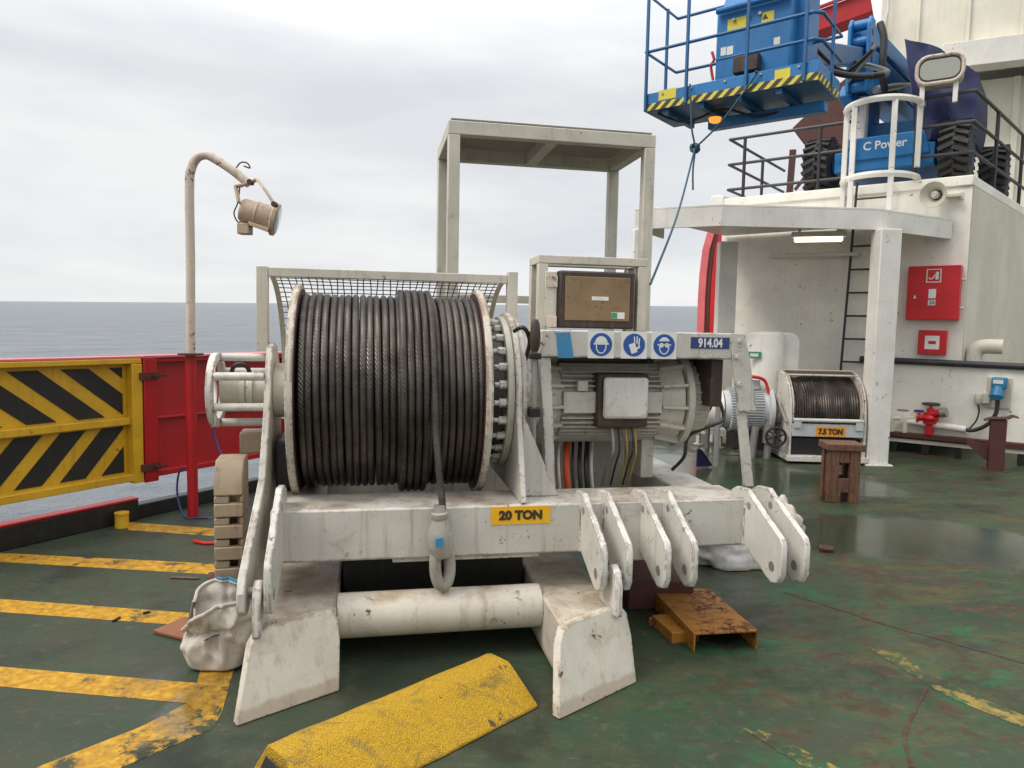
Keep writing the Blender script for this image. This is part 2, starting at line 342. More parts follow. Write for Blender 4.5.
# ------------------------------------------------------------------ mesh builder
class MB:
    def __init__(s): s.v = []; s.f = []; s.uv = {}
    def add(s, vs, fs):
        b = len(s.v); s.v += [tuple(p) for p in vs]; s.f += [tuple(i+b for i in f) for f in fs]; return b
    def box(s, a0, a1, b0, b1, c0, c1):
        s.add([(a0,b0,c0),(a1,b0,c0),(a1,b1,c0),(a0,b1,c0),(a0,b0,c1),(a1,b0,c1),(a1,b1,c1),(a0,b1,c1)],
              [(0,3,2,1),(4,5,6,7),(0,1,5,4),(1,2,6,5),(2,3,7,6),(3,0,4,7)]); return s
    def hexa(s, lo, hi):
        s.add(list(lo)+list(hi), [(0,3,2,1),(4,5,6,7),(0,1,5,4),(1,2,6,5),(2,3,7,6),(3,0,4,7)]); return s
    def prism(s, poly, ax, a0, a1):
        def P(p, a):
            return {'u': (a, p[0], p[1]), 'v': (p[0], a, p[1]), 'z': (p[0], p[1], a)}[ax]
        n = len(poly); vs = [P(p, a0) for p in poly] + [P(p, a1) for p in poly]
        s.add(vs, [tuple(range(n))[::-1], tuple(range(n, 2*n))] + [(i, (i+1)%n, n+(i+1)%n, n+i) for i in range(n)]); return s
    def tube(s, pts, r, n=8, closed=False, uvlen=None):
        pts = [Vector(p) for p in pts]; k = len(pts)
        rad = r if isinstance(r, (list, tuple)) else [r]*k
        T = []
        for i in range(k):
            if closed: d = pts[(i+1)%k]-pts[(i-1)%k]
            else: d = pts[min(i+1, k-1)]-pts[max(i-1, 0)]
            T.append(d.normalized())
        up = Vector((0, 0, 1)) if abs(T[0].z) < .9 else Vector((1, 0, 0))
        nx = (up - T[0]*up.dot(T[0])).normalized()
        vs = []; acc = 0; base = len(s.v)
        for i in range(k):
            nx = (nx - T[i]*nx.dot(T[i])).normalized(); ny = T[i].cross(nx)
            if i: acc += (pts[i]-pts[i-1]).length
            for j in range(n):
                a = 2*math.pi*j/n
                vs.append(pts[i] + (nx*math.cos(a) + ny*math.sin(a))*rad[i])
        fs = []
        for i in range(k if closed else k-1):
            for j in range(n):
                fs.append((i*n+j, i*n+(j+1)%n, ((i+1)%k)*n+(j+1)%n, ((i+1)%k)*n+j))
        if uvlen:
            a = 0; ls = [0]
            for i in range(1, k): a += (pts[i]-pts[i-1]).length; ls.append(a)
            for fi in range(len(fs)):
                i, j = divmod(fi, n)
                if i+1 < k:
                    s.uv[len(s.f)+fi] = [(ls[i]*uvlen, j*6/n*.1667*uvlen*.12), (ls[i]*uvlen, (j+1)*uvlen*.02), (ls[i+1]*uvlen, (j+1)*uvlen*.02), (ls[i+1]*uvlen, j*uvlen*.02)]
                    s.uv[len(s.f)+fi][0] = (ls[i]*uvlen, j*uvlen*.02)
        if not closed: fs += [tuple(range(n))[::-1], tuple(range((k-1)*n, k*n))]
        s.add(vs, fs); return s
    def cyl(s, p0, p1, r, n=16, r2=None):
        return s.tube([p0, p1], [r, r if r2 is None else r2], n)
    def lathe(s, o, ax, prof, n=24, a0=0, a1=2*math.pi, cap=True):
        o = Vector(o); ax = Vector(ax).normalized()
        e1 = ax.orthogonal().normalized(); e2 = ax.cross(e1); full = abs(a1-a0-2*math.pi) < 1e-6
        k = len(prof); m_ = n if full else n+1; vs = []
        for i in range(m_):
            a = a0+(a1-a0)*i/n; d = e1*math.cos(a)+e2*math.sin(a)
            for (t, r) in prof: vs.append(o+ax*t+d*max(r, 1e-4))
        fs = []
        for i in range(n):
            j = (i+1) % m_
            for q in range(k-1): fs.append((i*k+q, i*k+q+1, j*k+q+1, j*k+q))
        if cap and full:
            if prof[0][1] > .002: fs.append(tuple(i*k for i in range(m_))[::-1])
            if prof[-1][1] > .002: fs.append(tuple(i*k+k-1 for i in range(m_)))
        s.add(vs, fs); return s
    def bar(s, p0, p1, w_, h_, up=(0, 0, 1)):
        p0 = Vector(p0); p1 = Vector(p1); d = (p1-p0).normalized(); up = Vector(up)
        if abs(d.dot(up)) > .97: up = Vector((0, 1, 0))
        sx = d.cross(up).normalized()*(w_/2); sy = sx.cross(d).normalized()*(h_/2)
        s.hexa([p0-sx-sy, p0+sx-sy, p0+sx+sy, p0-sx+sy], [p1-sx-sy, p1+sx-sy, p1+sx+sy, p1-sx+sy]); return s
    def build(s, name, mat, parent=None, bevel=0, smooth=True, seg=2, label=None):
        me = bpy.data.meshes.new(name); me.from_pydata(s.v, [], s.f); me.validate(clean_customdata=False)
        if s.uv and len(me.polygons) == len(s.f):
            ul = me.uv_layers.new(name='uv')
            for fi, q in s.uv.items():
                for li, c in zip(me.polygons[fi].loop_indices, q): ul.data[li].uv = c
        bm = bmesh.new(); bm.from_mesh(me); bmesh.ops.recalc_face_normals(bm, faces=bm.faces); bm.to_mesh(me); bm.free()
        me.materials.append(M[mat] if isinstance(mat, str) else mat)
        if smooth:
            for p in me.polygons: p.use_smooth = True
            me.set_sharp_from_angle(angle=R(32))
        o = bpy.data.objects.new(name, me); col.objects.link(o)
        if parent: o.parent = parent
        if bevel:
            b = o.modifiers.new('bevel', 'BEVEL'); b.width = bevel; b.segments = seg; b.limit_method = 'ANGLE'; b.angle_limit = R(40)
        if label: o['label'] = label
        return o
def tag(o, label=None, cat=None, group=None, kind=None):
    if label: o['label'] = label
    if cat: o['category'] = cat
    if group: o['group'] = group
    if kind: o['kind'] = kind
    return o
def thing(name, label, cat, fr=None, group=None):
    o = bpy.data.objects.new(name, None); o.empty_display_size = .2; col.objects.link(o)
    if fr is not None: o.location = fr.o; o.rotation_euler = (0, 0, fr.yaw)
    return tag(o, label, cat, group)
def place(o, fr): o.location = fr.o; o.rotation_euler = (0, 0, fr.yaw); return o
def text(name, s, size, mat, parent, u, v, z, sx=1.0, bold=.02, align='CENTER', slant=0):
    cu = bpy.data.curves.new(name, 'FONT'); cu.body = s; cu.size = size; cu.offset = bold*size; cu.extrude = .0008
    cu.align_x = align; cu.align_y = 'CENTER'; cu.shear = slant; cu.resolution_u = 3
    t = bpy.data.objects.new(name, cu); col.objects.link(t)
    bpy.context.view_layer.update()
    me = bpy.data.meshes.new_from_object(t.evaluated_get(bpy.context.evaluated_depsgraph_get()))
    bpy.data.objects.remove(t)
    for q in me.vertices:
        x, y, zz = q.co; q.co = (u+x*sx, v-zz, z+y)
    me.materials.clear(); me.materials.append(M[mat])
    o = bpy.data.objects.new(name, me); col.objects.link(o); o.parent = parent; return o
def circ(cu, cz, r, n=24, a0=0, a1=2*math.pi): return [(cu+r*math.cos(a0+(a1-a0)*i/n), cz+r*math.sin(a0+(a1-a0)*i/n)) for i in range(n if abs(a1-a0-2*math.pi) < 1e-6 else n+1)]
def arc3(c, e1, e2, r, a0, a1, n):
    c = Vector(c); e1 = Vector(e1); e2 = Vector(e2)
    return [c+(e1*math.cos(a0+(a1-a0)*i/n)+e2*math.sin(a0+(a1-a0)*i/n))*r for i in range(n+1)]
def smoothpath(pts, k=6):
    pts = [Vector(p) for p in pts]; o = []
    for i in range(len(pts)-1):
        p0 = pts[max(i-1, 0)]; p1 = pts[i]; p2 = pts[i+1]; p3 = pts[min(i+2, len(pts)-1)]
        for j in range(k):
            t = j/k; o.append(.5*((2*p1)+(-p0+p2)*t+(2*p0-5*p1+4*p2-p3)*t*t+(-p0+3*p1-3*p2+p3)*t**3))
    o.append(pts[-1]); return o

# ================================================================== SETTING
KD = Vector((.5, .866, 0)); K0 = Vector((-3.50, 5.12, 0)); KN = Vector((-.866, .5, 0))     # line of the ship's side, outboard normal
def kerb(t, off=0, z=0): p = K0+KD*t+KN*off; return (p.x, p.y, z)
# deck: one big sheet inside the ship's side
d_ = MB(); a = kerb(-14, .16); b_ = kerb(40, .16)
d_.add([a, b_, (40, b_[1], 0), (40, -14, 0), (a[0], -14, 0)], [(0, 1, 2, 3, 4)])
tag(d_.build('deck', 'deck', smooth=False), kind='structure')
# deck side plating under the edge
hp = MB(); hp.hexa([kerb(-14, .16, -6), kerb(40, .16, -6), kerb(40, .12, -6), kerb(-14, .12, -6)], [kerb(-14, .16, -.01), kerb(40, .16, -.01), kerb(40, .12, -.01), kerb(-14, .12, -.01)])
tag(hp.build('ship_side', 'red'), kind='structure')
# sea: the ship heels a little, so the sea is not parallel to the deck
n_ = ray(60, 301.3).cross(ray(690, 306.0)).normalized()
if n_.z < 0: n_ = -n_
sc_ = C0 - n_*9.5; e1 = n_.orthogonal().normalized(); e2 = n_.cross(e1)
s_ = MB(); s_.add([sc_+(e1*math.cos(i*math.pi/24)+e2*math.sin(i*math.pi/24))*26000 for i in range(48)], [tuple(range(48))])
tag(s_.build('sea', 'sea', smooth=False), kind='structure')
# kerb (coaming) along the deck edge
k_ = MB(); k_.hexa([kerb(-3, 0, 0), kerb(.86, 0, 0), kerb(.86, .14, 0), kerb(-3, .14, 0)], [kerb(-3, 0, .17), kerb(.86, 0, .17), kerb(.86, .14, .17), kerb(-3, .14, .17)])
tag(k_.build('deck_coaming', 'dark', bevel=.008), kind='structure')
k_ = MB(); k_.hexa([kerb(-3, -.004, .172), kerb(.86, -.004, .172), kerb(.86, .10, .172), kerb(-3, .10, .172)], [kerb(-3, -.004, .19), kerb(.86, -.004, .19), kerb(.86, .10, .19), kerb(-3, .10, .19)])
tag(k_.build('coaming_cap', 'red', bevel=.004), kind='structure')
k_ = MB(); k_.hexa([kerb(.86, .03, 0), kerb(12, .03, 0), kerb(12, .14, 0), kerb(.86, .14, 0)], [kerb(.86, .03, .12), kerb(12, .03, .12), kerb(12, .14, .12), kerb(.86, .14, .12)])
tag(k_.build('deck_coaming', 'dark', bevel=.008), kind='structure')

def sheet(name, quads, mat, z=.0012, kind='structure'):
    q_ = MB()
    for q in quads: q_.add([gz(x, y, z) for x, y in q], [tuple(range(len(q)))])
    return tag(q_.build(name, mat, smooth=False), kind=kind)
sheet('painted_line', [[(128, 522), (222, 529), (222, 536.5), (128, 530)]], 'line')
sheet('painted_line', [[(-40, 551), (222, 564), (222, 575), (-40, 559.5)]], 'line')
sheet('painted_line', [[(-40, 596), (260, 618), (260, 631), (-40, 609)]], 'line')
sheet('painted_line', [[(-60, 661.5), (197, 683), (186, 703), (-60, 681)], ], 'line')
sheet('painted_line', [[(203, 660), (240, 655), (233, 672), (222, 712), (213, 728), (186, 703), (197, 683)], [(186, 703.5), (213, 728.5), (120, 768), (60, 800), (-20, 800), (40, 766), (140, 727)]], 'linehalf', .0018)
# worn yellow edges and rust seams of the deck plates (right)
sheet('painted_line', [[(868, 648), (884, 645), (966, 692), (1040, 722), (1040, 734), (950, 698)], [(742, 728), (757, 727), (840, 768), (840, 780), (812, 772)]], 'lineworn', .0018)
def seam(pts, w_, z=.0022):
    q_ = MB(); pp = [gz(*p) for p in pts]; pp = smoothpath(pp, 5)
    vs = []
    for i, p in enumerate(pp):
        d = (pp[min(i+1, len(pp)-1)]-pp[max(i-1, 0)]); nn = Vector((-d.y, d.x, 0)).normalized()*w_*(.6+.8*noise.noise(p*5+Vector((0, 0, i))))
        vs += [Vector((p.x, p.y, z))+nn, Vector((p.x, p.y, z))-nn]
    q_.add(vs, [(2*i, 2*i+1, 2*i+3, 2*i+2) for i in range(len(pp)-1)])
    tag(q_.build('deck_seam', 'seam', smooth=False), kind='structure')
seam([(783, 592), (840, 610), (890, 626), (950, 642), (1040, 668)], .016)
seam([(690, 505), (770, 498), (830, 488), (900, 462)], .012)
seam([(912, 768), (905, 735), (918, 705), (930, 682)], .012, .0026)

# ================================================================== THE BIG WINCH
P0 = aty(298, 511, 3.4)
W = Frame((P0.x, P0.y, 0), R(11))
winch = thing('winch', 'big white twenty ton winch with a thick steel wire drum on the green deck', 'winch', W)
AXV, AXZ = .63, 1.28        # drum axis
ZT, ZB = .755, .495
fb = MB().box(-.13, 2.36, 0, .34, ZB, ZT).build('front_beam', 'white', winch, .012)
fb2 = MB().box(1.60, 1.80, -.02, .3, .44, ZT+.004).build('beam_pad', 'white', winch, .01)
MB().box(.45, 1.2, .02, .12, ZB-.022, ZB-.002).build('bottom_strip', 'white', winch, .003)
for u0, u1 in ((-.13, .05), (2.08, 2.34)):
    MB().box(u0, u1, .342, 1.5, .46, ZT-.01).build('side_beam', 'white', winch, .01)
MB().box(-.13, 2.34, 1.502, 1.78, .44, ZT-.005).build('rear_beam', 'white', winch, .01)
MB().box(1.36, 2.07, 1.0, 1.06, .3, .98).build('rear_panel', 'grey', winch, .006)
MB().box(.20, 1.18, .32, 1.45, .05, .44).build('under_drum_shade', 'dark', winch, .01)  # dark box added under the drum to block light and deepen the shade
# skid legs with splayed foot plates
def leg(u0, u1, foot):
    l_ = MB(); fr = .02
    (fa, fbk) = foot
    # the beam's front end is cut along the foot plate
    l_.hexa([(u0, fa[1]+.085+(u0-fa[0])*.56, .02), (u1, fa[1]+.085+(u1-fa[0])*.56, .02), (u1, 1.75, .02), (u0, 1.75, .02)],
            [(u0, fa[1]+.18+(u0-fa[0])*.56, .30), (u1, fa[1]+.18+(u1-fa[0])*.56, .30), (u1, 1.75, .30), (u0, 1.75, .30)])
    lo = l_.build('skid_leg', 'white2', winch, .012)
    f_ = MB(); A = Vector((fa[0], fa[1], .0)); B = Vector((fbk[0], fbk[1], .0)); d = (B-A); nn = Vector((-d.y, d.x, 0)).normalized(); L = d.length; d.normalize()
    lean = Vector((.02, .15, 0)); th = nn*.045
    prof = [(0, 0), (L, 0), (L*.965, .20), (L*.92, .29), (L*.84, .33), (L*.20, .335), (L*.09, .32), (L*.035, .275)]
    front = [A+d*s+lean*(z/.32)+Vector((0, 0, z+.002)) for s, z in prof]; back = [p+th for p in front]; k = len(prof)
    f_.add(front+back, [tuple(range(k)), tuple(range(k, 2*k))[::-1]]+[(i, i+k, (i+1) % k+k, (i+1) % k) for i in range(k)])
    f_.build('foot_plate', 'white2', lo, .006)
    return lo
leg(-.15, .185, ((-.19, -.55), (.21, -.315)))
leg(1.20, 1.53, ((1.13, -.705), (1.575, -.445)))
MB().cyl((.187, 0, .225), (1.198, 0, .225), .108, 40).build('cross_pipe', 'white2', winch)
# lugs (pairs of eye plates) with holes
def lug(u, fwd=.37, top=.80, pin=False, w_=.032):
    outer = [(.16, .56), (.16, top-.03), (.10, top), (-.01, top+.01), (-.08, top-.03), (-fwd+.02, .635), (-fwd, .60), (-fwd, .455), (-fwd+.03, .405), (-fwd+.09, .388), (-fwd+.14, .405), (-.02, .50)]
    g_ = MB().prism(outer, 'u', u-w_/2, u+w_/2).build('lug', 'lug', winch, .006)
    if not pin:
        for s_ in (-1, 1):
            MB().tube([(u+s_*(w_/2+.002), -.003, .50+.012*k_) for k_ in range(22)], [.0055+.002*math.sin(k_*2.3) for k_ in range(22)], 6).build('weld_bead', 'lug', g_)
    for (v, z, r) in ((-.045, top-.075, .020), (-fwd+.085, .475, .026)):
        h_ = MB().cyl((u-w_/2-.0015, v, z), (u+w_/2+.0015, v, z), r, 18)
        h_.build('pin_hole', 'steel', g_)
    return g_
for u in (1.428, 1.553, 1.748, 1.887, 2.35, 2.476): lug(u, .36 if u < 2.3 else .375)
lug(-.085, .42, .86, True)
# leg hinge plates and pins
for u, s in ((-.135, 1), (1.49, 1)):
    h_ = MB().prism([(-.14, .302), (-.40, .302), (-.40, .45), (-.37, .51), (-.32, .535), (-.27, .51), (-.23, .45)], 'u', u-.018, u+.018).build('hinge_plate', 'lug', winch, .006)
    MB().cyl((u-.058, -.29, .47), (u+.058, -.29, .47), .026, 18).build('hinge_pin', 'steel', h_)
# left bearing plate (leans forward to its hinge)
lp = [(.40, .42), (.42, .60), (.9, .76), (.86, 1.3), (.80, 1.44), (.72, 1.52), (.63, 1.545), (.55, 1.52), (.50, 1.46), (.40, 1.18), (.22, .86), (-.36, .56), (-.40, .50), (-.40, .42), (-.36, .39), (-.30, .385), (-.24, .42)]
MB().prism(lp, 'u', -.215, -.18).build('bearing_plate', 'white', winch, .006)
MB().cyl((-.18, AXV, AXZ), (-.06, AXV, AXZ), .15, 32).build('bearing_housing', 'grey', winch, .006)
MB().box(-.16, -.02, .45, 1.1, .76, 1.02).build('brake_block', 'dark', winch, .01)
# slip ring guard cage
cg = MB(); rC = .182
for u in (-.49, ):
    cg.lathe((u-.018, AXV, AXZ), (1, 0, 0), [(0, rC-.025), (0, rC+.022), (.036, rC+.022), (.036, rC-.025), (0, rC-.025)], 40, cap=False)
for a in (80, 152, 205, 275, 350, 30):
    v, z = AXV+rC*math.cos(R(a)), AXZ+rC*math.sin(R(a)); cg.cyl((-.475, v, z), (-.216, v, z), .022, 12)
cgo = cg.build('slip_ring_guard', 'lug', winch, .004)
MB().lathe((-.46, AXV, AXZ), (1, 0, 0), [(0, .06), (0, .09), (.1, .09), (.1, .1), (.13, .1), (.13, .09), (.16, .105), (.17, .105), (.17, .09), (.245, .09)], 28).build('slip_ring', 'frame', cgo)
MB().tube(arc3((-.36, AXV-.02, AXZ+.10), (1, 0, 0), (0, -.3, 1), .045, R(-10), R(200), 12), .012, 8).build('shackle_hook', 'dark', cgo)
wrp = MB(); wrp.add([(-.505, AXV-.06+.02*math.sin(i), AXZ+.13-.33*i/6) for i in range(7)]+[(-.47, AXV-.13-.03*math.cos(i*1.3), AXZ+.12-.30*i/6) for i in range(7)], [(i, i+1, i+8, i+7) for i in range(6)])
w0 = wrp.build('wrapping_rag', 'wink', cgo); sm = w0.modifiers.new('thick', 'SOLIDIFY'); sm.thickness = .006
# drum
UL, UR, RF, RR = -.05, .935, .585, .52
dr = MB().lathe((UL-.01, AXV, AXZ), (1, 0, 0), [(0, .30), (0, .40), (1.1, .40), (1.1, .30)], 48).build('drum', 'dark', winch)
for u, s in ((UL, 1), (UR, 1)):
    MB().lathe((u-.0175, AXV, AXZ), (1, 0, 0), [(0, .2), (0, RF-.004), (.006, RF), (.029, RF), (.035, RF-.004), (.035, .2)], 96).build('flange', 'white2', dr)
for u in (UL+.0185, UR-.0185-.003): MB().lathe((u, AXV, AXZ), (1, 0, 0), [(0, .38), (0, RF-.022), (.003, RF-.022), (.003, .38)], 96).build('flange_lining', 'dkred', dr)
NW = 25; pitch = (UR-UL-.045)/NW; rr = pitch*.49
pts = []
for i in range(NW*72+1):
    a = 2*math.pi*i/72; k = i/72
    u = UL+.024+rr+k*pitch+.0018*math.sin(k*3.1)+.002*math.sin(a*1.0+k*1.7)
    q = RR + .005*noise.noise(Vector((u*9, math.cos(a), math.sin(a))))
    pts.append((u, AXV-q*math.sin(a), AXZ+q*math.cos(a)))
MB().tube(pts, rr, 10, uvlen=26).build('wire_rope', 'rope', dr)
pts = []
for i in range(4*72+30):
    a = 2*math.pi*i/72; k = i/72
    u = .655+(k-4.25)*pitch
    q = RR+.036
    pts.append((u, AXV-q*math.sin(a), AXZ+q*math.cos(a)))
# last turn leaves the drum at the front and hangs down
uend = pts[-1][0]; vf = -.035
iq = [i for i, p in enumerate(pts) if i > len(pts)-60 and p[2] > AXZ+.12 and p[1] < AXV]
pl_ = pts[iq[-1]]
tail = [(pl_[0]+.004, pl_[1]-.03, 1.28), (pl_[0]+.010, .035, 1.1), (pl_[0]+.02, .0, .95), (pl_[0]+.034, -.035, .8), (pl_[0]+.042, vf-.012, .70)]
pts = pts[:iq[-1]+1]+smoothpath([pl_]+tail, 6)[1:]
MB().tube(pts, rr, 10, uvlen=26).build('loose_rope', 'rope', dr)
UTAIL = tail[-1][0]
# right-hand bearing plates, bolted ring and gear housing
rp_ = [(.0, .757), (.07, .95), (.155, 1.16), (.17, AXZ)]+[(AXV+.46*math.cos(R(a)), AXZ+.46*math.sin(R(a))) for a in range(170, -1, -10)]+[(1.22, .757)]
MB().prism(rp_, 'u', 1.095, 1.125).build('bearing_plate', 'white', winch, .006)
MB().lathe((1.13, AXV, AXZ), (1, 0, 0), [(0, .43), (.03, .43), (.035, .40), (.06, .40), (.06, .30), (.17, .25)], 64).build('gear_housing', 'white', winch, .004)
bp = MB().lathe((.966, AXV, AXZ), (1, 0, 0), [(0, .30), (0, .35), (.09, .35), (.09, .435), (.126, .435)], 64).build('bolted_ring', 'grey', winch, .003)
for k in range(26):
    a = 2*math.pi*(k+.3)/26; v, z = AXV+.40*math.cos(a), AXZ+.40*math.sin(a)
    MB().cyl((1.012, v, z), (1.056, v, z), .024, 6).cyl((.985, v, z), (1.012, v, z), .014, 10).build('bolt', 'lug', bp, .002)
MB().prism([(1.13, 1.2), (1.33, .757), (1.13, .757)], 'v', .16, .185).build('gusset', 'white', winch, .004)
# motor cover: a folded channel on two legs
HF = .25
hz1, hz0 = W.v(640, 331.5, HF).z, W.v(640, 358.5, HF).z
u_l, u_r = W.v(541, 345, HF).x, W.v(733, 345, HF).x
hc = MB().box(u_l, u_r, HF, 1.06, hz0, hz1).build('motor_cover', 'white', winch, .008)
ll = [W.v(541, 358, HF), W.v(551, 358, HF), W.v(556, 492, HF), W.v(546, 492, HF)]
MB().prism([(p.x, p.z) for p in ll], 'v', HF+.004, HF+.07).build('cover_leg', 'white', hc, .004)
pl = [W.v(p[0], p[1], HF) for p in ((731, 333.5), (744.5, 334), (750, 362), (755.5, 410.5), (738, 411.5), (732, 362))]
MB().prism([(p.x, p.z) for p in pl], 'v', HF-.008, HF+.012).build('end_plate', 'white', hc, .003)
pl = [W.v(p[0], p[1], HF) for p in ((738.5, 408), (747.7, 408), (755, 490), (745.5, 488))]
MB().prism([(p.x, max(p.z, .757)) for p in pl], 'v', HF+.014, HF+.035).build('cover_leg', 'white', hc, .003)
for x, y in ((737, 357), (739.5, 384), (740, 341)):
    p = W.v(x, y, HF-.008); MB().cyl((p.x, HF-.008, p.z), (p.x, HF-.024, p.z), .013, 6).build('bolt', 'frame', hc)
MB().box(u_r-.10, u_r-.03, .3, 1.0, 1.22, hz0-.004).build('end_bracket', 'brownbox', hc, .004)
MB().box(u_l+.02, u_r-.02, 1.062, 1.08, hz0-.32, hz1-.01).build('back_plate', 'white', hc, .004)
def cover_quad(name, px, mat, dv=.003):
    q = [W.v(x, y, HF) for x, y in px]
    return MB().prism([(p.x, p.z) for p in q], 'v', HF-dv, HF-.0005).build(name, mat, hc, smooth=False)
cover_quad('blue_tape', [(556, 332.5), (570, 332.5), (573.5, 358), (558, 358)], 'sky')
def sticker(cx, cy):
    p = W.v(cx, cy, HF); r = .063; s = .075
    st = MB().prism([(p.x-s, p.z-s), (p.x+s, p.z-s), (p.x+s, p.z+s), (p.x-s, p.z+s)], 'v', HF-.0015, HF-.0003).build('sticker', 'wink', hc, smooth=False)
    MB().prism(circ(p.x, p.z, r, 40), 'v', HF-.003, HF-.0018).build('blue_disc', 'signb', st, smooth=False)
    return p, st
def mark(st, polys, mat='wink', dv=.0045):
    q = MB()
    for po in polys: q.prism(po, 'v', HF-dv, HF-dv+.001)
    q.build('pictogram', mat, st, smooth=False)
p, st = sticker(601, 344.5); x, z = p.x, p.z      # head with helmet
head = [(-.028, .005), (-.026, -.025), (-.014, -.043), (0, -.048), (.014, -.043), (.026, -.025), (.028, .005)]
def line_poly(pts, w_):
    o = []
    for i in range(len(pts)-1):
        a = Vector(pts[i]); b2 = Vector(pts[i+1]); d = (b2-a).normalized(); n2 = Vector((-d.y, d.x))*w_/2
        o.append([a-n2, b2-n2, b2+n2, a+n2])
    return o
mark(st, [[(x+.036*math.cos(R(t)), z+.006+.04*math.sin(R(t))) for t in range(0, 181, 15)]]+line_poly([(x-.043, z+.004), (x+.043, z+.004)], .009)+line_poly([(x+a, z+b2) for a, b2 in head], .006))
p, st = sticker(634, 345); x, z = p.x, p.z        # glove
rot = lambda po, a: [(x+u*math.cos(a)-v*math.sin(a), z+u*math.sin(a)+v*math.cos(a)) for u, v in po]
mark(st, [rot([(-.03, -.042), (.006, -.042), (.008, .012), (-.03, .012)], .35), rot([(.0, .014), (.007, .014), (.007, .046), (.0, .046)], .1), rot([(.012, .008), (.019, .008), (.019, .048), (.012, .048)], .0), rot([(.023, -.004), (.03, -.004), (.031, .04), (.024, .04)], -.05), rot([(.013, -.03), (.035, -.012), (.032, -.004), (.012, -.016)], .0)])
p, st = sticker(664, 345.5); x, z = p.x, p.z       # face with goggles
mark(st, [[(x+.033*math.cos(R(t)), z+.012+.034*math.sin(R(t))) for t in range(20, 161, 14)], circ(x-.016, z+.001, .013, 16), circ(x+.016, z+.001, .013, 16)]+line_poly([(x-.04, z+.004), (x+.04, z+.004)], .007)+line_poly([(x+a, z+b2) for a, b2 in head], .006))
p0_, p1_ = W.v(691, 337, HF), W.v(729, 349, HF)
sg = MB().prism([(p0_.x, p1_.z), (p1_.x, p1_.z), (p1_.x, p0_.z), (p0_.x, p0_.z)], 'v', HF-.003, HF-.0005).build('number_plate', 'signn', hc, smooth=False)
text('number', '914.04', .068, 'wink', sg, (p0_.x+p1_.x)/2, HF-.0045, (p0_.z+p1_.z)/2-.002, .80, .03)
p0_, p1_ = W.v(491, 507, 0), W.v(550, 523, 0)
sg = MB().prism([(p0_.x, p1_.z), (p1_.x, p1_.z), (p1_.x, p0_.z), (p0_.x, p0_.z)], 'v', -.003, -.0005).build('capacity_sign', 'signy', fb, smooth=False)
text('capacity', '20 TON', .062, 'ink', sg, (p0_.x+p1_.x)/2, -.0045, (p0_.z+p1_.z)/2-.001, 1.04, .06)
# electric motor
MZ, MV = 1.235, .66
mo = MB()
mo.lathe((1.27, MV, MZ), (1, 0, 0), [(0, .2), (0, .265), (.03, .28), (.06, .28), (.07, .25), (.14, .235), (.14, .222), (.74, .222), (.74, .238), (.80, .255), (.88, .27), (.89, .2)], 56)
mt = mo.build('motor', 'grey', winch, .003)
fi = MB()
for k in range(52):
    a = 2*math.pi*k/52; da = math.cos(a), math.sin(a)
    if 60 < math.degrees(a) < 120 or abs(math.degrees(a)-180) < 14: continue
    p = Vector((0, MV+.238*da[0], MZ+.238*da[1]))
    fi.bar(p+Vector((1.41, 0, 0)), p+Vector((2.01, 0, 0)), .007, .05, (0, da[0], da[1]))
fi.box(1.415, 2.005, MV-.262, MV-.2, MZ-.06, MZ+.06)
fi.build('finned_surface', 'grey', mt)
for k in range(14):
    a = 2*math.pi*k/14+.1; da = Vector((0, math.cos(a), math.sin(a)))
    c0 = Vector((1.335, MV, MZ)); MB().bar(c0+da*.262, c0+da*.245+Vector((.08, 0, 0)), .016, .045, da).build('end_rib', 'grey', mt, .002)
    c0 = Vector((2.015, MV, MZ)); MB().bar(c0+da*.25, c0+da*.282+Vector((.145, 0, 0)), .016, .05, da).build('end_rib', 'grey', mt, .002)
MB().lathe((2.162, MV, MZ), (1, 0, 0), [(0, .24), (0, .298), (.04, .298), (.04, .24)], 56).build('end_ring', 'grey', mt, .004)
fc = MB().lathe((2.206, MV, MZ), (1, 0, 0), [(0, .248), (.08, .245), (.115, .235), (.13, .20), (.13, .0)], 56)
for k in range(28):
    a = 2*math.pi*k/28; da = Vector((0, math.cos(a), math.sin(a))); c0 = Vector((2.212, MV, MZ))
    fc.bar(c0+da*.248, c0+da*.246+Vector((.085, 0, 0)), .012, .02, da)
fc.build('fan_cover', 'grey', mt)
MB().cyl((2.34, MV, MZ-.02), (2.42, MV, MZ-.02), .07, 20).build('encoder', 'brownbox', mt)
MB().box(1.95, 2.03, MV-.1, MV+.2, .757, 1.0).build('motor_foot', 'grey', mt, .006)
MB().box(1.45, 1.53, MV+.0, MV+.25, .757, 1.0).build('motor_foot', 'grey', mt, .006)
tz0, tz1 = W.v(620, 419, .34).z, W.v(620, 377.5, .34).z; tu0, tu1 = W.v(603.5, 398, .34).x, W.v(648, 398, .34).x
tb = MB().box(tu0-.028, tu1+.014, .362, .50, tz0-.055, tz1+.02).build('terminal_box', 'brownbox', mt, .015)
MB().box(tu0, tu1, .325, .361, tz0, tz1).build('terminal_lid', 'lug', tb, .02, seg=3)
MB().box(1.49, 1.55, MV-.275, MV-.235, 1.30, 1.36).build('rating_plate', 'frame', mt, .004)
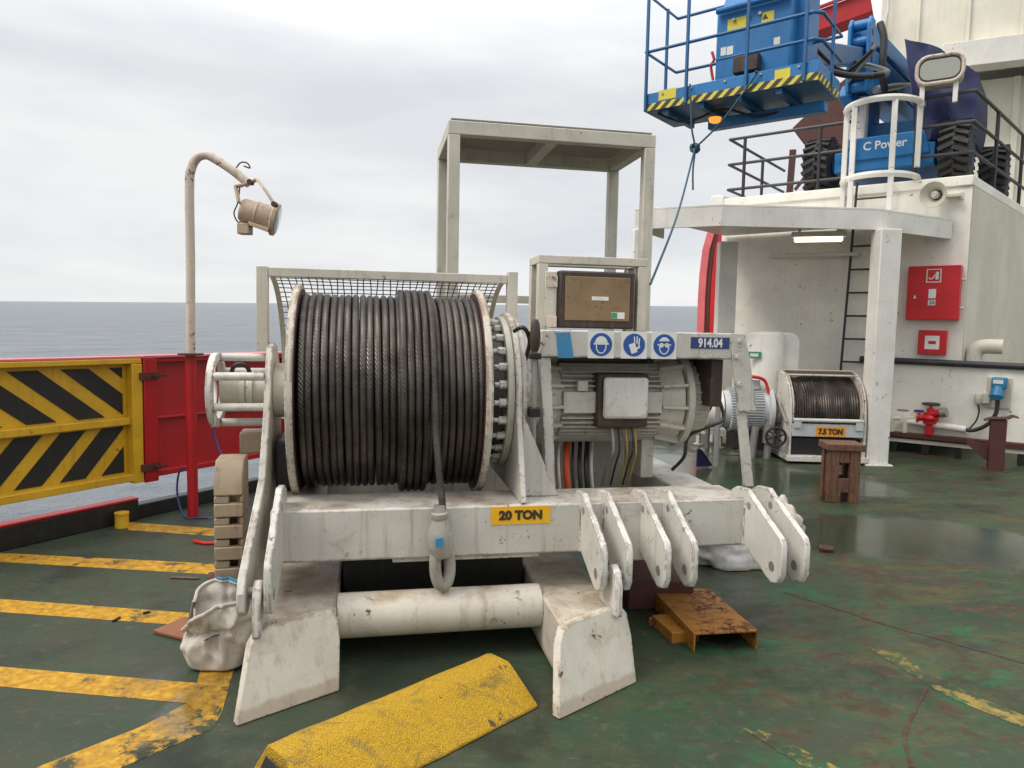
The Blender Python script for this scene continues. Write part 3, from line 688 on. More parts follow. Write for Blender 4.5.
# cables under the terminal box
for i, (x, mat, r) in enumerate(((611, 'steel', .017), (617.5, 'cablek', .01), (625, 'cabley', .007), (631, 'cablek', .008), (634, 'cabley', .009))):
    a = W.v(x, 428, .42); b2 = W.v(x-4+2*i % 5, 484, .46)
    MB().tube(smoothpath([(a.x, .42, a.z+.03), (a.x+.01, .40, (a.z+b2.z)/2+.05), (b2.x, .46, (a.z+b2.z)/2-.04), (b2.x, .55, .72)], 6), r*.62, 8).build('motor_cable', mat, mt)
for i, (x, mat, r) in enumerate(((559, 'frame', .012), (567, 'cabler', .024), (573, 'cablek', .012), (580, 'dark', .016), (587, 'dark', .02), (592, 'frame', .012))):
    a = W.v(x, 440, .7); b2 = W.v(x, 488, .5)
    MB().tube(smoothpath([(a.x, .7, a.z+.15), (a.x-.01, .66, a.z), (b2.x, .52, b2.z+.1), (b2.x+.03, .5, .5)], 6), r*.8, 8).build('hanging_cable', mat, mt)
a = W.v(724, 403, .55); b2 = W.v(688, 440, .5)
MB().tube(smoothpath([(a.x, .6, a.z), (a.x, .55, a.z-.1), ((a.x+b2.x)/2, .5, b2.z+.08), (b2.x, .5, b2.z+.02), (b2.x-.02, .5, b2.z-.1), (b2.x-.05, .6, b2.z-.2)], 6), .011, 8).build('encoder_cable', 'cablek', mt)
# brake lever
lv = MB(); a = W.v(535, 345, .18); b2 = W.v(534, 445, .2)
lv.cyl((a.x, .18, a.z), (b2.x, .2, b2.z-.1), .012, 10)
lvo = lv.build('brake_lever', 'steel', winch)
MB().lathe((a.x, .18, a.z-.035), (0, 0, 1), [(0, .018), (.03, .026), (.08, .030), (.15, .022), (.17, .012)], 14).build('lever_grip', 'brownbox', lvo)
MB().box(a.x-.03, a.x+.03, .15, .21, a.z-.075, a.z-.04).build('lever_clamp', 'dark', lvo, .006)
c = W.v(534, 411, .2); MB().box(c.x-.03, c.x+.03, .17, .23, c.z-.03, c.z+.02).build('lever_clamp', 'dark', lvo, .006)
MB().tube(smoothpath([(a.x-.1, .25, a.z+.07), (a.x-.06, .2, a.z+.09), (a.x-.02, .22, a.z+.02), (a.x-.03, .3, a.z-.1)], 6), .012, 8).build('lever_cable', 'dark', lvo)
# wire mesh guard over the drum
gz1 = 1.955; ul, ur = -.245, 1.125
gu = MB()
gu.box(ul-.03, ul+.03, AXV-.03, AXV+.03, 1.50, gz1+.005)
gu.box(ur-.03+.02, ur+.03+.02, AXV-.03, AXV+.03, 1.70, gz1+.02)
gu.box(ul+.031, ur-.012, AXV-.025, AXV+.025, gz1-.05, gz1)
guo = gu.build('drum_guard', 'frame', winch, .004)
me_ = MB()
def gpt(u, a): return Vector((u, AXV+.69*math.sin(a), AXZ+(gz1-.03-AXZ)*math.cos(a)))
for u in (ul+.035, ur-.02):
    st_ = MB()
    for i in range(14): st_.bar(gpt(u, R(i*8)), gpt(u, R(i*8+8)), .006, .03, (1, 0, 0))
    st_.build('guard_strip', 'frame', guo)
nu = 34
for k in range(1, nu):
    u = ul+.04+(ur-ul-.06)*k/nu; me_.tube([gpt(u+.004*math.sin(k*2.1+i), R(i*8)) for i in range(14)], .0032, 4)
for k in range(1, 26):
    a = R(112)*k/26; me_.tube([gpt(ul+.03+(ur-ul-.05)*i/10, a+.006*math.sin(i+k)) for i in range(11)], .0032, 4)
me_.build('guard_mesh', 'wire', guo)

# socket on the rope's end (hangs from the rope)
sx, sy = UTAIL, vf-.012
S = Frame(W.w((sx, sy, 0)), W.yaw)
sk = thing('rope_socket', 'dirty cream spelter socket with open eye hanging at the end of the winch wire', 'rope socket', Frame(W.w((sx, sy, .33)), W.yaw))
sk.scale = (1.22, 1.22, 1.22)
s_ = MB(); z0 = 0
# body: tapered cone, then an oval eye
s_.lathe((0, 0, .205), (0, 0, 1), [(-.05, .040), (-.02, .050), (.03, .053), (.06, .047), (.09, .037), (.105, .033), (.11, .036), (.13, .036), (.135, .028)], 24)
s_.build('socket_cone', 'sockp', sk)
ey = [Vector((.034*math.cos(t)*(1 if math.sin(t) < .3 else 1.05), 0, .10+.085*math.sin(t))) for t in [2*math.pi*i/28 for i in range(28)]]
ey = [Vector((p.x*.95+.004, p.y, p.z*.96+.015)) for p in ey]
MB().tube(ey, .0245, 12, closed=True).build('socket_eye', 'sockp', sk)
MB().tube([(0, 0, .335), (0, 0, .35), (0, 0, .365)], [.03, .026, .0225], 12).build('seizing', 'steel', sk)
MB().prism([(-.046, .215), (-.015, .215), (-.013, .25), (-.042, .25)], 'v', -.058, -.05).build('blue_tag', 'sky', sk)
sk.rotation_euler = (0, R(-3), W.yaw+R(18))

# ================================================================== frames behind the winch
FU0, FU1, FV0, FV1, FZ = .84, 2.31, 1.40, 2.25, 3.03
TF = Frame(W.w((FU0, FV0, 0)), W.yaw)
tf = thing('mesh_roof_shelter', 'tall off white square tube frame with a mesh roof standing behind the winch', 'frame', TF)
w_, d_ = FU1-FU0, FV1-FV0; zb = ZT
for u in (.04, w_-.04):
    for v in (.04, d_-.04): MB().box(u-.04, u+.04, v-.04, v+.04, 0, FZ-.091).build('post', 'frame', tf, .006)
rf = MB()
rf.box(0, w_, 0, .08, FZ-.09, FZ); rf.box(0, w_, d_-.08, d_, FZ-.09, FZ); rf.box(0, .08, .081, d_-.081, FZ-.09, FZ); rf.box(w_-.08, w_, .081, d_-.081, FZ-.09, FZ)
rf.box(w_/2-.04, w_/2+.04, .081, d_-.081, FZ-.09, FZ-.01)
ro = rf.build('roof_frame', 'frame', tf, .005)
xm = MB()
n1 = 78
for k in range(n1):
    u = .085+(w_-.17)*k/(n1-1); xm.box(u-.0045, u+.0045, .02, d_-.02, FZ+.002, FZ+.012)
for k in range(46):
    v = .03+(d_-.06)*k/45; xm.box(.02, w_-.02, v-.0045, v+.0045, FZ+.0125, FZ+.02)
xm.build('roof_mesh', 'expanded', ro, smooth=False)
MB().box(.081, w_-.081, d_-.07, d_-.02, 1.85, 1.91).build('cross_rail', 'frame', tf, .004)

CV = .80
c0, c1 = W.v(539, 254.5, CV), W.v(648, 257, CV); cb = hz1
CF = Frame(W.w((c0.x, CV, hz1)), W.yaw)
ch = c0.z-hz1; cw = c1.x-c0.x
cf = thing('cabinet_frame', 'low off white steel frame around the brown box on top of the motor cover', 'frame', CF)
for u in (.03, cw-.03):
    for v in (.03, .24): MB().box(u-.03, u+.03, v-.03, v+.03, 0, ch-.052).build('post', 'frame', cf, .004)
tfm = MB(); tfm.box(0, cw, 0, .06, ch-.05, ch); tfm.box(0, cw, .21, .27, ch-.05, ch); tfm.box(0, .06, .061, .209, ch-.05, ch); tfm.box(cw-.06, cw, .061, .209, ch-.05, ch)
tfm.build('top_frame', 'frame', cf, .004)
MB().box(.062, cw-.062, .215, .265, ch-.17, ch-.11).build('back_rail', 'frame', cf, .004)
MB().box(.062, cw-.062, .215, .265, .02, .08).build('back_rail', 'frame', cf, .004)
b0, b1 = W.v(560, 270, CV-.03), W.v(634, 325, CV-.03)
BX = Frame(W.w((b0.x, CV-.03, hz1)), W.yaw)
bw_, bh_ = b1.x-b0.x, b0.z-hz1
bx = thing('control_box', 'black cabinet with a worn brown front panel sitting inside the low frame', 'cabinet', BX)
MB().box(0, bw_, .0, .26, .012, bh_).build('box_shell', 'brownbox', bx, .012)
MB().box(.035, bw_-.035, -.008, -.001, .06, bh_-.035).build('front_panel', 'woodbox', bx, .003)
MB().box(bw_*.42, bw_*.64, -.011, -.0085, bh_*.51, bh_*.575).build('paper_label', 'wink', bx)
l_ = MB().box(bw_*.68, bw_*.86, -.011, -.0085, .075, .115).build('green_label', 'wink', bx)
MB().box(bw_*.68, bw_*.76, -.0135, -.0115, .078, .112).build('label_mark', 'signgreen', l_)
MB().box(-.085, -.012, .02, .05, .02, bh_-.01).build('mounting_strip', 'frame', bx, .003)
for z in (.05, bh_-.07): MB().box(-.075, -.01, .008, .018, z-.035, z+.035).build('hinge', 'pole', bx, .003)

# ================================================================== SHIP'S SIDE: bulwark, gate, lamp
BW = Frame(kerb(0, .10), math.atan2(KD.y, KD.x))     # u along the side, v outboard
ZTOP, ZBOT = 1.35, .32
UG = BW.v(139.5, 430, 0).x      # gate / bulwark joint
gt = thing('bulwark_gate', 'yellow steel gate with black hazard stripes in the ship\'s side', 'gate', Frame(BW.w((UG, 0, 0)), BW.yaw))
GL = 2.6; zm = BW.v(70, 427, 0).z
def gy(x, y): p = BW.v(x, y, 0); return (p.x-UG, p.z)
MB().box(-GL, -.01, .03, .045, ZBOT+.05, ZTOP-.04).build('gate_plate', 'yellow', gt)
gf = MB(); gf.box(-GL, -.0, -.05, .06, ZTOP-.055, ZTOP-.012); gf.box(-GL, -.0, -.05, .06, ZBOT, ZBOT+.06); gf.box(-.09, 0, -.055, .028, ZBOT-.02, ZTOP-.057)
gf.box(-GL, -.092, -.03, .028, zm-.03, zm+.03)
gf.build('gate_frame', 'yellow', gt, .006)
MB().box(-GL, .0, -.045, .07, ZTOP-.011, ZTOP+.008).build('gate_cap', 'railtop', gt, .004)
zs = MB()
def clip(poly, f):
    o = []
    for i in range(len(poly)):
        a, b2 = poly[i], poly[(i+1) % len(poly)]; fa, fb_ = f(a), f(b2)
        if fa >= 0: o.append(a)
        if (fa > 0) != (fb_ > 0) and fa != fb_: t = fa/(fa-fb_); o.append((a[0]+(b2[0]-a[0])*t, a[1]+(b2[1]-a[1])*t))
    return o
hi, lo = (zm+.045, ZTOP-.085), (ZBOT+.075, zm-.045)
def stripes(xs_top, xs_bot, zb_, zt_):
    for (t0, t1), (q0, q1) in zip(xs_top, xs_bot):
        po = [(q0, zb_), (q1, zb_), (t1, zt_), (t0, zt_)]
        po = clip(clip(po, lambda p: -.125-p[0]), lambda p: p[0]+GL)
        if len(po) > 2: zs.prism(po, 'v', .024, .0295)
# upper: stripes fall to the right; lower: fall to the left
H1 = hi[1]-hi[0]; H2 = lo[1]-lo[0]
TU = [gy(62, 365)[0], gy(8, 370)[0]]; per = TU[0]-TU[1]; wd = gy(90, 365)[0]-gy(62, 365)[0]; run = gy(105, 420)[0]-gy(90, 365)[0]+.0
run = gy(104, 420)[0]-gy(62+28, 365)[0]
xt = [(TU[0]-k*per, TU[0]-k*per+wd) for k in range(-1, 7)]
run = gy(80, 420)[0]-gy(8, 370)[0]
stripes(xt, [(a+run, b2+run) for a, b2 in xt], *hi)
TL = gy(104, 427+8)[0]; wl = gy(127, 430)[0]-TL; runl = gy(62, 486)[0]-TL; perl = TL-gy(62, 430)[0]
xt = [(TL-k*perl, TL-k*perl+wl) for k in range(-2, 7)]
stripes(xt, [(a+runl, b2+runl) for a, b2 in xt], *lo)
zs.build('hazard_stripes', 'black', gt, smooth=False)
for y in (376, 467):
    hl = MB(); z = BW.v(148, y, -.05).z; hl.box(-.03, .14, -.072, -.058, z-.03, z+.03); hl.cyl((.09, -.075, z), (.09, -.12, z), .012, 8); hl.box(.08, .17, -.125, -.11, z-.01, z+.012)
    hl.build('latch', 'dkred', gt)
bu = thing('bulwark', 'red steel bulwark beside the striped gate along the ship\'s side', 'bulwark', Frame(BW.w((UG+.01, 0, 0)), BW.yaw))
BL = 9.0
MB().box(.12, BL, .03, .045, ZBOT+.02, ZTOP-.03).build('bulwark_plate', 'red', bu)
bf = MB(); bf.box(0, .12, -.06, .05, ZBOT-.03, ZTOP-.012); bf.box(.121, BL, -.04, .06, ZTOP-.05, ZTOP-.012); bf.box(.121, BL, -.03, .05, ZBOT, ZBOT+.05); bf.box(.121, BL, -.015, .028, zm-.012, zm+.012)
bf.build('bulwark_frame', 'red', bu, .006)
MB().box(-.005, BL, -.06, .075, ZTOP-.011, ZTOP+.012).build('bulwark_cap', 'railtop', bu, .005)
for u in (1.55, 3.2, 4.8, 6.4):
    MB().prism([(-.3, .0), (.0, .0), (.03, ZTOP-.06), (-.06, ZTOP-.06), (-.33, .3)], 'u', u, u+.02).build('stay', 'red', bu, .003)
sb = Frame(gz(122, 527), 0)
s_ = MB().lathe((0, 0, 0), (0, 0, 1), [(0, .052), (.10, .05), (.105, .054), (.12, .054), (.122, .0)], 20)
o = s_.build('deck_socket', 'yellow'); place(o, sb); tag(o, 'short yellow round stub standing on the deck by the coaming', 'deck socket')
# lamp post
PB = gz(193, 517); LF = Frame(PB, 0); dpt = PB.y
lpz = lambda x, y: LF.loc(aty(x, y, dpt))
lpo = thing('lamp_post', 'rust flecked white bent pole with a floodlight on a red base by the bulwark', 'lamp post', LF)
zr = lpz(190, 355).z
MB().tube([(0, 0, 0), (0, 0, zr)], .043, 20).build('red_base_pole', 'red', lpo)
MB().lathe((0, 0, zr), (0, 0, 1), [(0, .10), (.015, .10), (.015, .04)], 20).build('base_flange', 'dkred', lpo)
t0 = lpz(190, 352); tp = [(0, 0, zr+.016)]+[lpz(x, y) for x, y in ((190.5, 260), (189.5, 190), (191, 170), (197, 158), (206, 155), (215, 159), (232, 170), (249, 184))]
tp = [Vector((p[0], 0, p[2])) for p in tp]
MB().tube([tp[0]]+smoothpath(tp[1:], 5), .036, 16).build('pole', 'pole', lpo)
hd = lpz(249, 184)
lh = MB(); A = lpz(249, 183); B = lpz(278, 224)
# floodlight: drum body pointing right, away from the viewer and down
cx = Vector(lpz(241, 209.5)); cx.y = 0; ax = (Vector((.95, .16, -.25))).normalized()
lh.lathe(cx, ax, [(0, .0), (0, .085), (.02, .097), (.12, .10), (.125, .106), (.135, .106), (.14, .101), (.25, .108), (.262, .135), (.29, .135), (.297, .12), (.30, 0)], 32)
lho = lh.build('floodlight', 'lamp', lpo, .003)
MB().lathe(cx+ax*.301, ax, [(0, .115), (.004, .10), (.006, 0)], 24).build('lamp_glass', 'glass', lho)
yk = MB(); tp0, tp1 = Vector(lpz(245, 185.5)), Vector(lpz(258, 180)); tp0.y = tp1.y = -.02
k0_, k1_ = Vector(lpz(238.5, 188)), Vector(lpz(269, 192)); k0_.y = -.06; k1_.y = -.09
e0_, e1_ = Vector(lpz(243, 204)), Vector(lpz(279.5, 207)); e0_.y = -.09; e1_.y = -.12
for a_, b_2 in ((tp0, tp1), (tp1, k1_), (k1_, e1_), (tp0, k0_), (k0_, e0_)): yk.bar(a_, b_2+(b_2-a_).normalized()*.006, .016, .055, (0, 1, 0))
yk.build('lamp_bracket', 'lamp', lho, .003)
for p in (e1_, Vector((tp0+tp1)/2)): MB().cyl(p-Vector((0, .03, 0)), p+Vector((0, .03, 0)), .022, 10).build('bracket_bolt', 'dkred', lho)
MB().prism([(cx.x+.09, cx.z-.135), (cx.x+.24, cx.z-.185), (cx.x+.25, cx.z-.15), (cx.x+.08, cx.z-.10)], 'v', -.07, .07).build('lamp_visor', 'lamp', lho, .004)
jb = Vector(lpz(245, 229)); MB().box(jb.x-.05, jb.x+.05, -.05, .05, jb.z-.045, jb.z+.045).build('junction_box', 'lamp', lho, .008)
MB().tube(smoothpath([lpz(244, 166), lpz(250, 168), lpz(247, 163), lpz(240, 163), lpz(234, 172)], 5), .006, 6).build('lamp_cable', 'cablek', lpo)
MB().tube(smoothpath([lpz(240, 184), lpz(238, 202), lpz(234, 213), lpz(238, 222), lpz(243, 219), lpz(241, 212), lpz(243, 228)], 5), .006, 6).build('lamp_cable', 'cablek', lpo)
cb_ = [gz(226, 500) for _ in (1,)]
MB().tube(smoothpath([(-.06, 0, .42), (-.12, .02, .38), (-.13, .0, .2), (-.05, -.05, .02), (.1, -.06, .013), (.22, .0, .03), (.27, .02, .4), (.16, .06, .75), (.25, .1, 1.05)], 6), .009, 6).build('base_cable', 'signn', lpo)

# ================================================================== left of the winch: chain, bag, board
CC = Frame(gz(232, 590), R(20)); CC = Frame((W.w((-.47, .25, 0))), R(14))
ccx0 = CC.v(214, 520, 0).x; ccx1 = CC.v(243, 520, 0).x; ztop = CC.v(230, 462, 0).z
cc = thing('cable_carrier', 'dirty beige plastic cable carrier chain stacked beside the winch', 'cable chain', Frame(CC.w((ccx0, 0, 0)), CC.yaw))
cw_ = ccx1-ccx0; lkh = (ztop-.17)/7
for k in range(7):
    z0, z1 = k*lkh, (k+1)*lkh-.006
    lk = MB(); lk.box(0, cw_, -.01, .03, z0, z0+lkh*.62); lk.box(0, cw_*.52, -.004, .03, z0+lkh*.62, z1); lk.box(cw_*.9, cw_, -.004, .03, z0+lkh*.62, z1)
    lk.box(0, .03, .031, .26, z0, z1); lk.box(cw_-.03, cw_, .031, .26, z0, z1); lk.box(.031, cw_-.031, .20, .22, z0+.01, z1-.01)
    lk.build('chain_link', 'plastic', cc, .006)
cap = MB()
po = [(-.01, ztop-.17), (.03, ztop-.17), (.04, ztop-.11), (.09, ztop-.045), (.24, ztop-.04), (.24, ztop), (.07, ztop), (.01, ztop-.07)]
cap.prism(po, 'u', 0, cw_); cap.prism([(.031, ztop-.17), (.26, ztop-.17), (.26, ztop-.041), (.09, ztop-.046), (.045, ztop-.11)], 'u', cw_-.03, cw_)
cap.build('top_link', 'plastic', cc, .006)
MB().box(cw_*.6, cw_*1.5, .34, .5, ztop-.02, ztop+.10).build('end_bracket', 'plastic', cc, .01)
MB().cyl((-.012, .12, .30), (-.05, .12, .30), .045, 18).build('guide_roller', 'dkred', cc, .006)

BG = Frame(gz(221, 662), 0)
bgm = MB(); n = 72; rows = 24; vs = []
HB = .36
for i in range(rows+1):
    t = i/rows
    for j in range(n):
        a = 2*math.pi*j/n
        se = (abs(math.cos(a))**3.2+abs(math.sin(a))**3.2)**(-1/3.2)
        rx = (.128+.018*math.sin(t*2.6))*(1+(se-1)*(1-.5*t)); ry = rx*.9
        if i == 0: rx *= .86; ry *= .86
        hgt_ = .33+.085*math.cos(a-.5)*t
        p = Vector((rx*math.cos(a), ry*math.sin(a), hgt_*t))
        q = Vector((math.cos(a)*1.3, math.sin(a)*1.3, t*1.6+3))
        cr_ = 1-abs(noise.noise(q*1.9))*3.2; cr2 = 1-abs(noise.noise(Vector((math.cos(a)*3.2, math.sin(a)*3.2, t*1.4+7))))*3
        d = .075*noise.noise(q*1.1)*t**.5+.018*max(-.6, cr_)*min(1, t*3)+.009*max(-.6, cr2)*min(1, t*3)
        if t > .62: d += .05*(t-.62)*math.sin(a*3+1); p.z -= .12*max(0, t-.7)*(1+math.sin(a*2.3))
        if abs(t-.6) < .05: d -= .018
        p.x += math.cos(a)*d-.03*t; p.y += math.sin(a)*d
        vs.append(p)
fs = [(i*n+j, i*n+(j+1) % n, (i+1)*n+(j+1) % n, (i+1)*n+j) for i in range(rows) for j in range(n)]+[tuple(range(n))[::-1]]
bgm.add(vs, fs)
bag = thing('canvas_bag', 'dirty white open canvas bag slumped on the deck against the left skid leg', 'bag', BG)
bo_ = bgm.build('bag_body', 'canvas', bag); ss = bo_.modifiers.new('sub', 'SUBSURF'); ss.levels = ss.render_levels = 1
rim = [Vector(v)+Vector((0, 0, .006)) for v in vs[rows*n:(rows+1)*n]]
MB().tube(rim, .009, 8, closed=True).build('bag_rim', 'canvas', bag)
MB().tube([p+Vector((0, 0, .010)) for p in rim[8:22]], .009, 8).build('blue_strap', 'socketblue', bag)
MB().tube(smoothpath([rim[30], rim[34]+Vector((-.012, -.01, .0)), rim[38]+Vector((-.02, -.015, -.03)), rim[38]+Vector((-.045, -.02, -.10))], 4), .011, 8).build('strap_tail', 'brownbox', bag)
fill = MB(); fill.add([Vector((v.x*.92, v.y*.92, v.z-.09)) for v in vs[(rows-3)*n:(rows-2)*n]], [tuple(range(n))]); fill.build('bag_contents', 'dark', bag, smooth=False)
q = [gz(153, 634), gz(196, 645), gz(230, 632), gz(185, 620)]
br = MB(); br.hexa([Vector((p.x, p.y, .004)) for p in q], [Vector((p.x, p.y, .022)) for p in q])
tag(br.build('wooden_board', 'orange', bevel=.003), 'reddish brown flat board lying on the deck behind the canvas bag', 'board')
st_ = MB(); st_.tube(smoothpath([gz(194, 541, .012), gz(204, 543, .014), gz(216, 543, .01)], 4), .012, 8)
tag(st_.build('red_strap', 'redbright'), 'small red strap end lying on the deck behind the cable chain', 'strap')
for i, (p, q_) in enumerate((((143, 613), (150, 611.5)), ((171, 577.5), (199, 578.5)), ((113, 621), (120, 617)))):
    o = MB().tube([gz(*p, .008), gz(*q_, .008)], .007, 6).build('stick', 'wood' if i == 1 else 'dark')
    tag(o, ['dark scrap lying on the yellow line left of the bag', 'thin pale stick lying between two yellow lines', 'small dark splinter at the lower edge of a yellow line'][i], 'debris')

# ================================================================== yellow hump in front, channels and tarp under the beam
zt = .15
tb_r, tf_r = gz(490, 652, zt), gz(514, 661.5, zt-.006)       # right end, top back / top front
fr_b = gz(538, 708, 0)
tb_l = gz(284, 737, zt)
ax_ = (tb_l-tb_r); ax_.z = 0; L_ = ax_.length; ax_.normalize()
HF_ = Frame((tb_r.x, tb_r.y, 0), math.atan2(-ax_.y, -ax_.x))
tfr = HF_.loc(tf_r); frb = HF_.loc(fr_b); Lb = L_+.06
wt = -tfr.y; wf = -frb.y
hu = MB(); sec = [(-wf, 0), (-wf, .012), (-wt-.012, zt-.012), (-wt+.01, zt), (-.01, zt), (.012, zt-.01), (.10, .012), (.10, 0)]
k = len(sec); segs = 30; vs = []
for i in range(segs+1):
    t = i/segs; s = 0 if 0 < i < segs else 0
    for (v, z) in sec:
        # splayed ends
        ex = (zt-z)*.10
        uu = -Lb-ex+(Lb+ex*1.0+.0+(frb.x-tfr.x)*0+ex*.6)*t
        vs.append((uu+.003*noise.noise(Vector((uu*9, v*9, z*9))), v+.004*noise.noise(Vector((uu*7, v*7, 1))), z+(.004*noise.noise(Vector((uu*8, v*8, 4))) if z > .02 else 0)))
fs = [(i*k+j, i*k+(j+1) % k, (i+1)*k+(j+1) % k, (i+1)*k+j) for i in range(segs) for j in range(k)]+[tuple(range(k))[::-1], tuple(range(segs*k, segs*k+k))]
hu.add(vs, fs)
hump = thing('speed_hump', 'gritty yellow hump block lying on the deck in front of the winch', 'hump block', HF_)
hu.build('hump_body', 'grit', hump, .016, seg=3)
ec = MB(); sc2 = [(-wf+.03, .002), (-wt-.02, zt-.03), (-.02, zt-.03), (.06, .002)]
ec.prism(sc2, 'u', -Lb-.02, -Lb-.0165); ec.build('open_end', 'rubber', hump)

z1 = .10
cq = [gz(694, 633.5, z1), gz(758, 630.5, z1), gz(697.5, 577, z1), gz(662, 585, z1)]
def channel(name, a, b2, length, label, mat, h=.10):
    """upturned steel channel: a-b is its near end, top edge"""
    d = (b2-a); d.z = 0; wch = d.length; fr = Frame((a.x, a.y, 0), math.atan2(d.y, d.x))
    c_ = MB(); c_.box(0, wch, 0, length, h-.01, h); c_.box(0, .01, 0, length, 0, h-.0105); c_.box(wch-.01, wch, 0, length, 0, h-.0105)
    o = c_.build(name, mat, bevel=.002); place(o, fr); tag(o, label, 'steel channel'); return o
channel('steel_channel', cq[0], cq[1], .62, 'rusty yellow upturned steel channel lying under the winch lugs', 'rusty', z1)
rb_ = Frame(gz(628, 610), R(4)); 
c_ = MB(); x0, x1 = 0, rb_.v(693, 610, 0).x
c_.box(0, x1, 0, .5, 0, .17); o = c_.build('steel_block', 'dkred', bevel=.006); place(o, rb_); tag(o, 'dark red oxide steel block lying under the beam beside the rusty channel', 'steel block')
a = gz(652, 615, .06); b2 = gz(672, 633, .06)
sf = MB(); d = (b2-a); fr = Frame((a.x, a.y, 0), math.atan2(d.y, d.x)); sf.box(0, d.length, 0, .16, 0, .06); sf.box(0, .01, -.02, 0, 0, .05)
o = sf.build('steel_offcut', 'rusty', bevel=.003); place(o, fr); tag(o, 'short rusty yellow steel offcut lying left of the longer channel', 'offcut')
def blob(name, fr, c, r, label, cat, mat, amp=.25, seed=0, flat=0):
    bm = bmesh.new(); bmesh.ops.create_icosphere(bm, subdivisions=4, radius=1)
    for v in bm.verts:
        d = 1+amp*noise.noise(v.co*1.7+Vector((seed, 0, 0)))+amp*.5*noise.noise(v.co*4.5+Vector((0, seed, 0)))+amp*.16*noise.noise(v.co*11)
        v.co = Vector((v.co.x*r[0]*d+c[0], v.co.y*r[1]*d+c[1], max(.004, v.co.z*r[2]*d+c[2])))
    me = bpy.data.meshes.new(name); bm.to_mesh(me); bm.free()
    for p in me.polygons: p.use_smooth = True
    me.materials.append(M[mat]); o = bpy.data.objects.new(name, me); col.objects.link(o); place(o, fr); tag(o, label, cat); return o
TB = Frame(gz(728, 574), R(-5))
blob('white_tarpaulin', TB, (0.05, .28, .09), (.42, .20, .17), 'crumpled white tarpaulin lying on the deck under the right end of the beam', 'tarpaulin', 'canvasw', .35, 3)
TB2 = Frame(W.w((2.55, .05, 0)), W.yaw)
blob('cloth_bundle', TB2, (.03, 0.02, .57), (.12, .10, .15), 'stained white cloth bundle stuffed behind the rightmost lug', 'cloth', 'canvas', .4, 8)
BC = Frame(gz(706, 468), 0)
bl_ = MB(); q = [gz(698, 449, .25), gz(702, 450, .24), gz(713, 466, .02), gz(697, 467, .02)]
bl_.add(q+[p+Vector((0, .05, .0)) for p in q], [(0, 1, 2, 3), (4, 5, 6, 7), (0, 1, 5, 4), (1, 2, 6, 5), (2, 3, 7, 6), (3, 0, 4, 7)])
tag(bl_.build('blue_cloth', 'tarp'), 'dark blue cloth hanging at the rear right corner of the winch', 'cloth')
SH = Frame(gz(826, 551), R(-15))
o = MB().tube([(.045*math.cos(R(t)), .035*math.sin(R(t)), .022) for t in range(-140, 141, 20)], .014, 8)
sh = thing('shackle', 'rusty shackle lying on the wet deck right of the winch', 'shackle', SH)
o.build('bow', 'dkred', sh); MB().cyl((-.035, -.045, .022), (-.035, .05, .022), .012, 8).build('pin', 'dkred', sh)

# ================================================================== DECKHOUSE
YD = R(-38)
D = Frame((6.1, 9.8, 0), YD)            # u along the front wall to the right, v to the back; corner at u=0
ZR = D.v(972, 175, 0).z                 # roof edge
DL = 3.45
dh = thing('deckhouse', 'white steel deckhouse with a flat roof at the right', 'deckhouse', D)
SDK = .123      # the side wall runs off at a slight angle
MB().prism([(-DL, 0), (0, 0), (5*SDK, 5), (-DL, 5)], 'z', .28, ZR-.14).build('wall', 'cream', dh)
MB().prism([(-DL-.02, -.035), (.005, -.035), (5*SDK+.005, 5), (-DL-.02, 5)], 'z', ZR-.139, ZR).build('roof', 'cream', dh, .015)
MB().prism([(.002+.03*SDK, .03), (.008+.03*SDK, .03), (.008+4.9*SDK, 4.9), (.002+4.9*SDK, 4.9)], 'z', .9, ZR-.142).build('shaded_side_wall', 'beige', dh)  # sheet over the white side, its shade put into the darker colour
p = D.v(735, 197, -.04); MB().box(-DL-.2, -DL+.02, -.06, .3, ZR-.16, ZR+.06).build('roof_block', 'cream', dh, .02)
# low wall running on to the right, with its top rail
lw0, lw1 = D.v(893, 448, -.05), D.v(1030, 470, -.05)
zr_ = D.v(950, 364, -.05).z
lw = thing('low_wall', 'cream low steel wall with a dark rubbing rail along its top', 'low wall', D)
MB().box(-1.6, 2.2, -.03, -.002, .21, zr_-.03).build('wall_plate', 'cream', lw)
MB().tube([(-1.25, -.06, zr_+.02), (2.2, -.06, zr_-.01)], .045, 12).build('rubbing_rail', 'blackrail', lw)
kb = MB(); kb.box(-1.25, 2.2, -.16, -.031, .225, .29)
kbo = kb.build('foundation_rail', 'dkred', lw, .006); MB().box(-1.25, 2.2, -.12, -.031, .15, .205).build('foundation_strip', 'beige', kbo, .004)
for u in (-1.15, -.75, -.35, .05, .75, 1.2): MB().box(u-.04, u+.04, -.11, -.035, 0, .149).build('rail_foot', 'dark', kbo, .004)
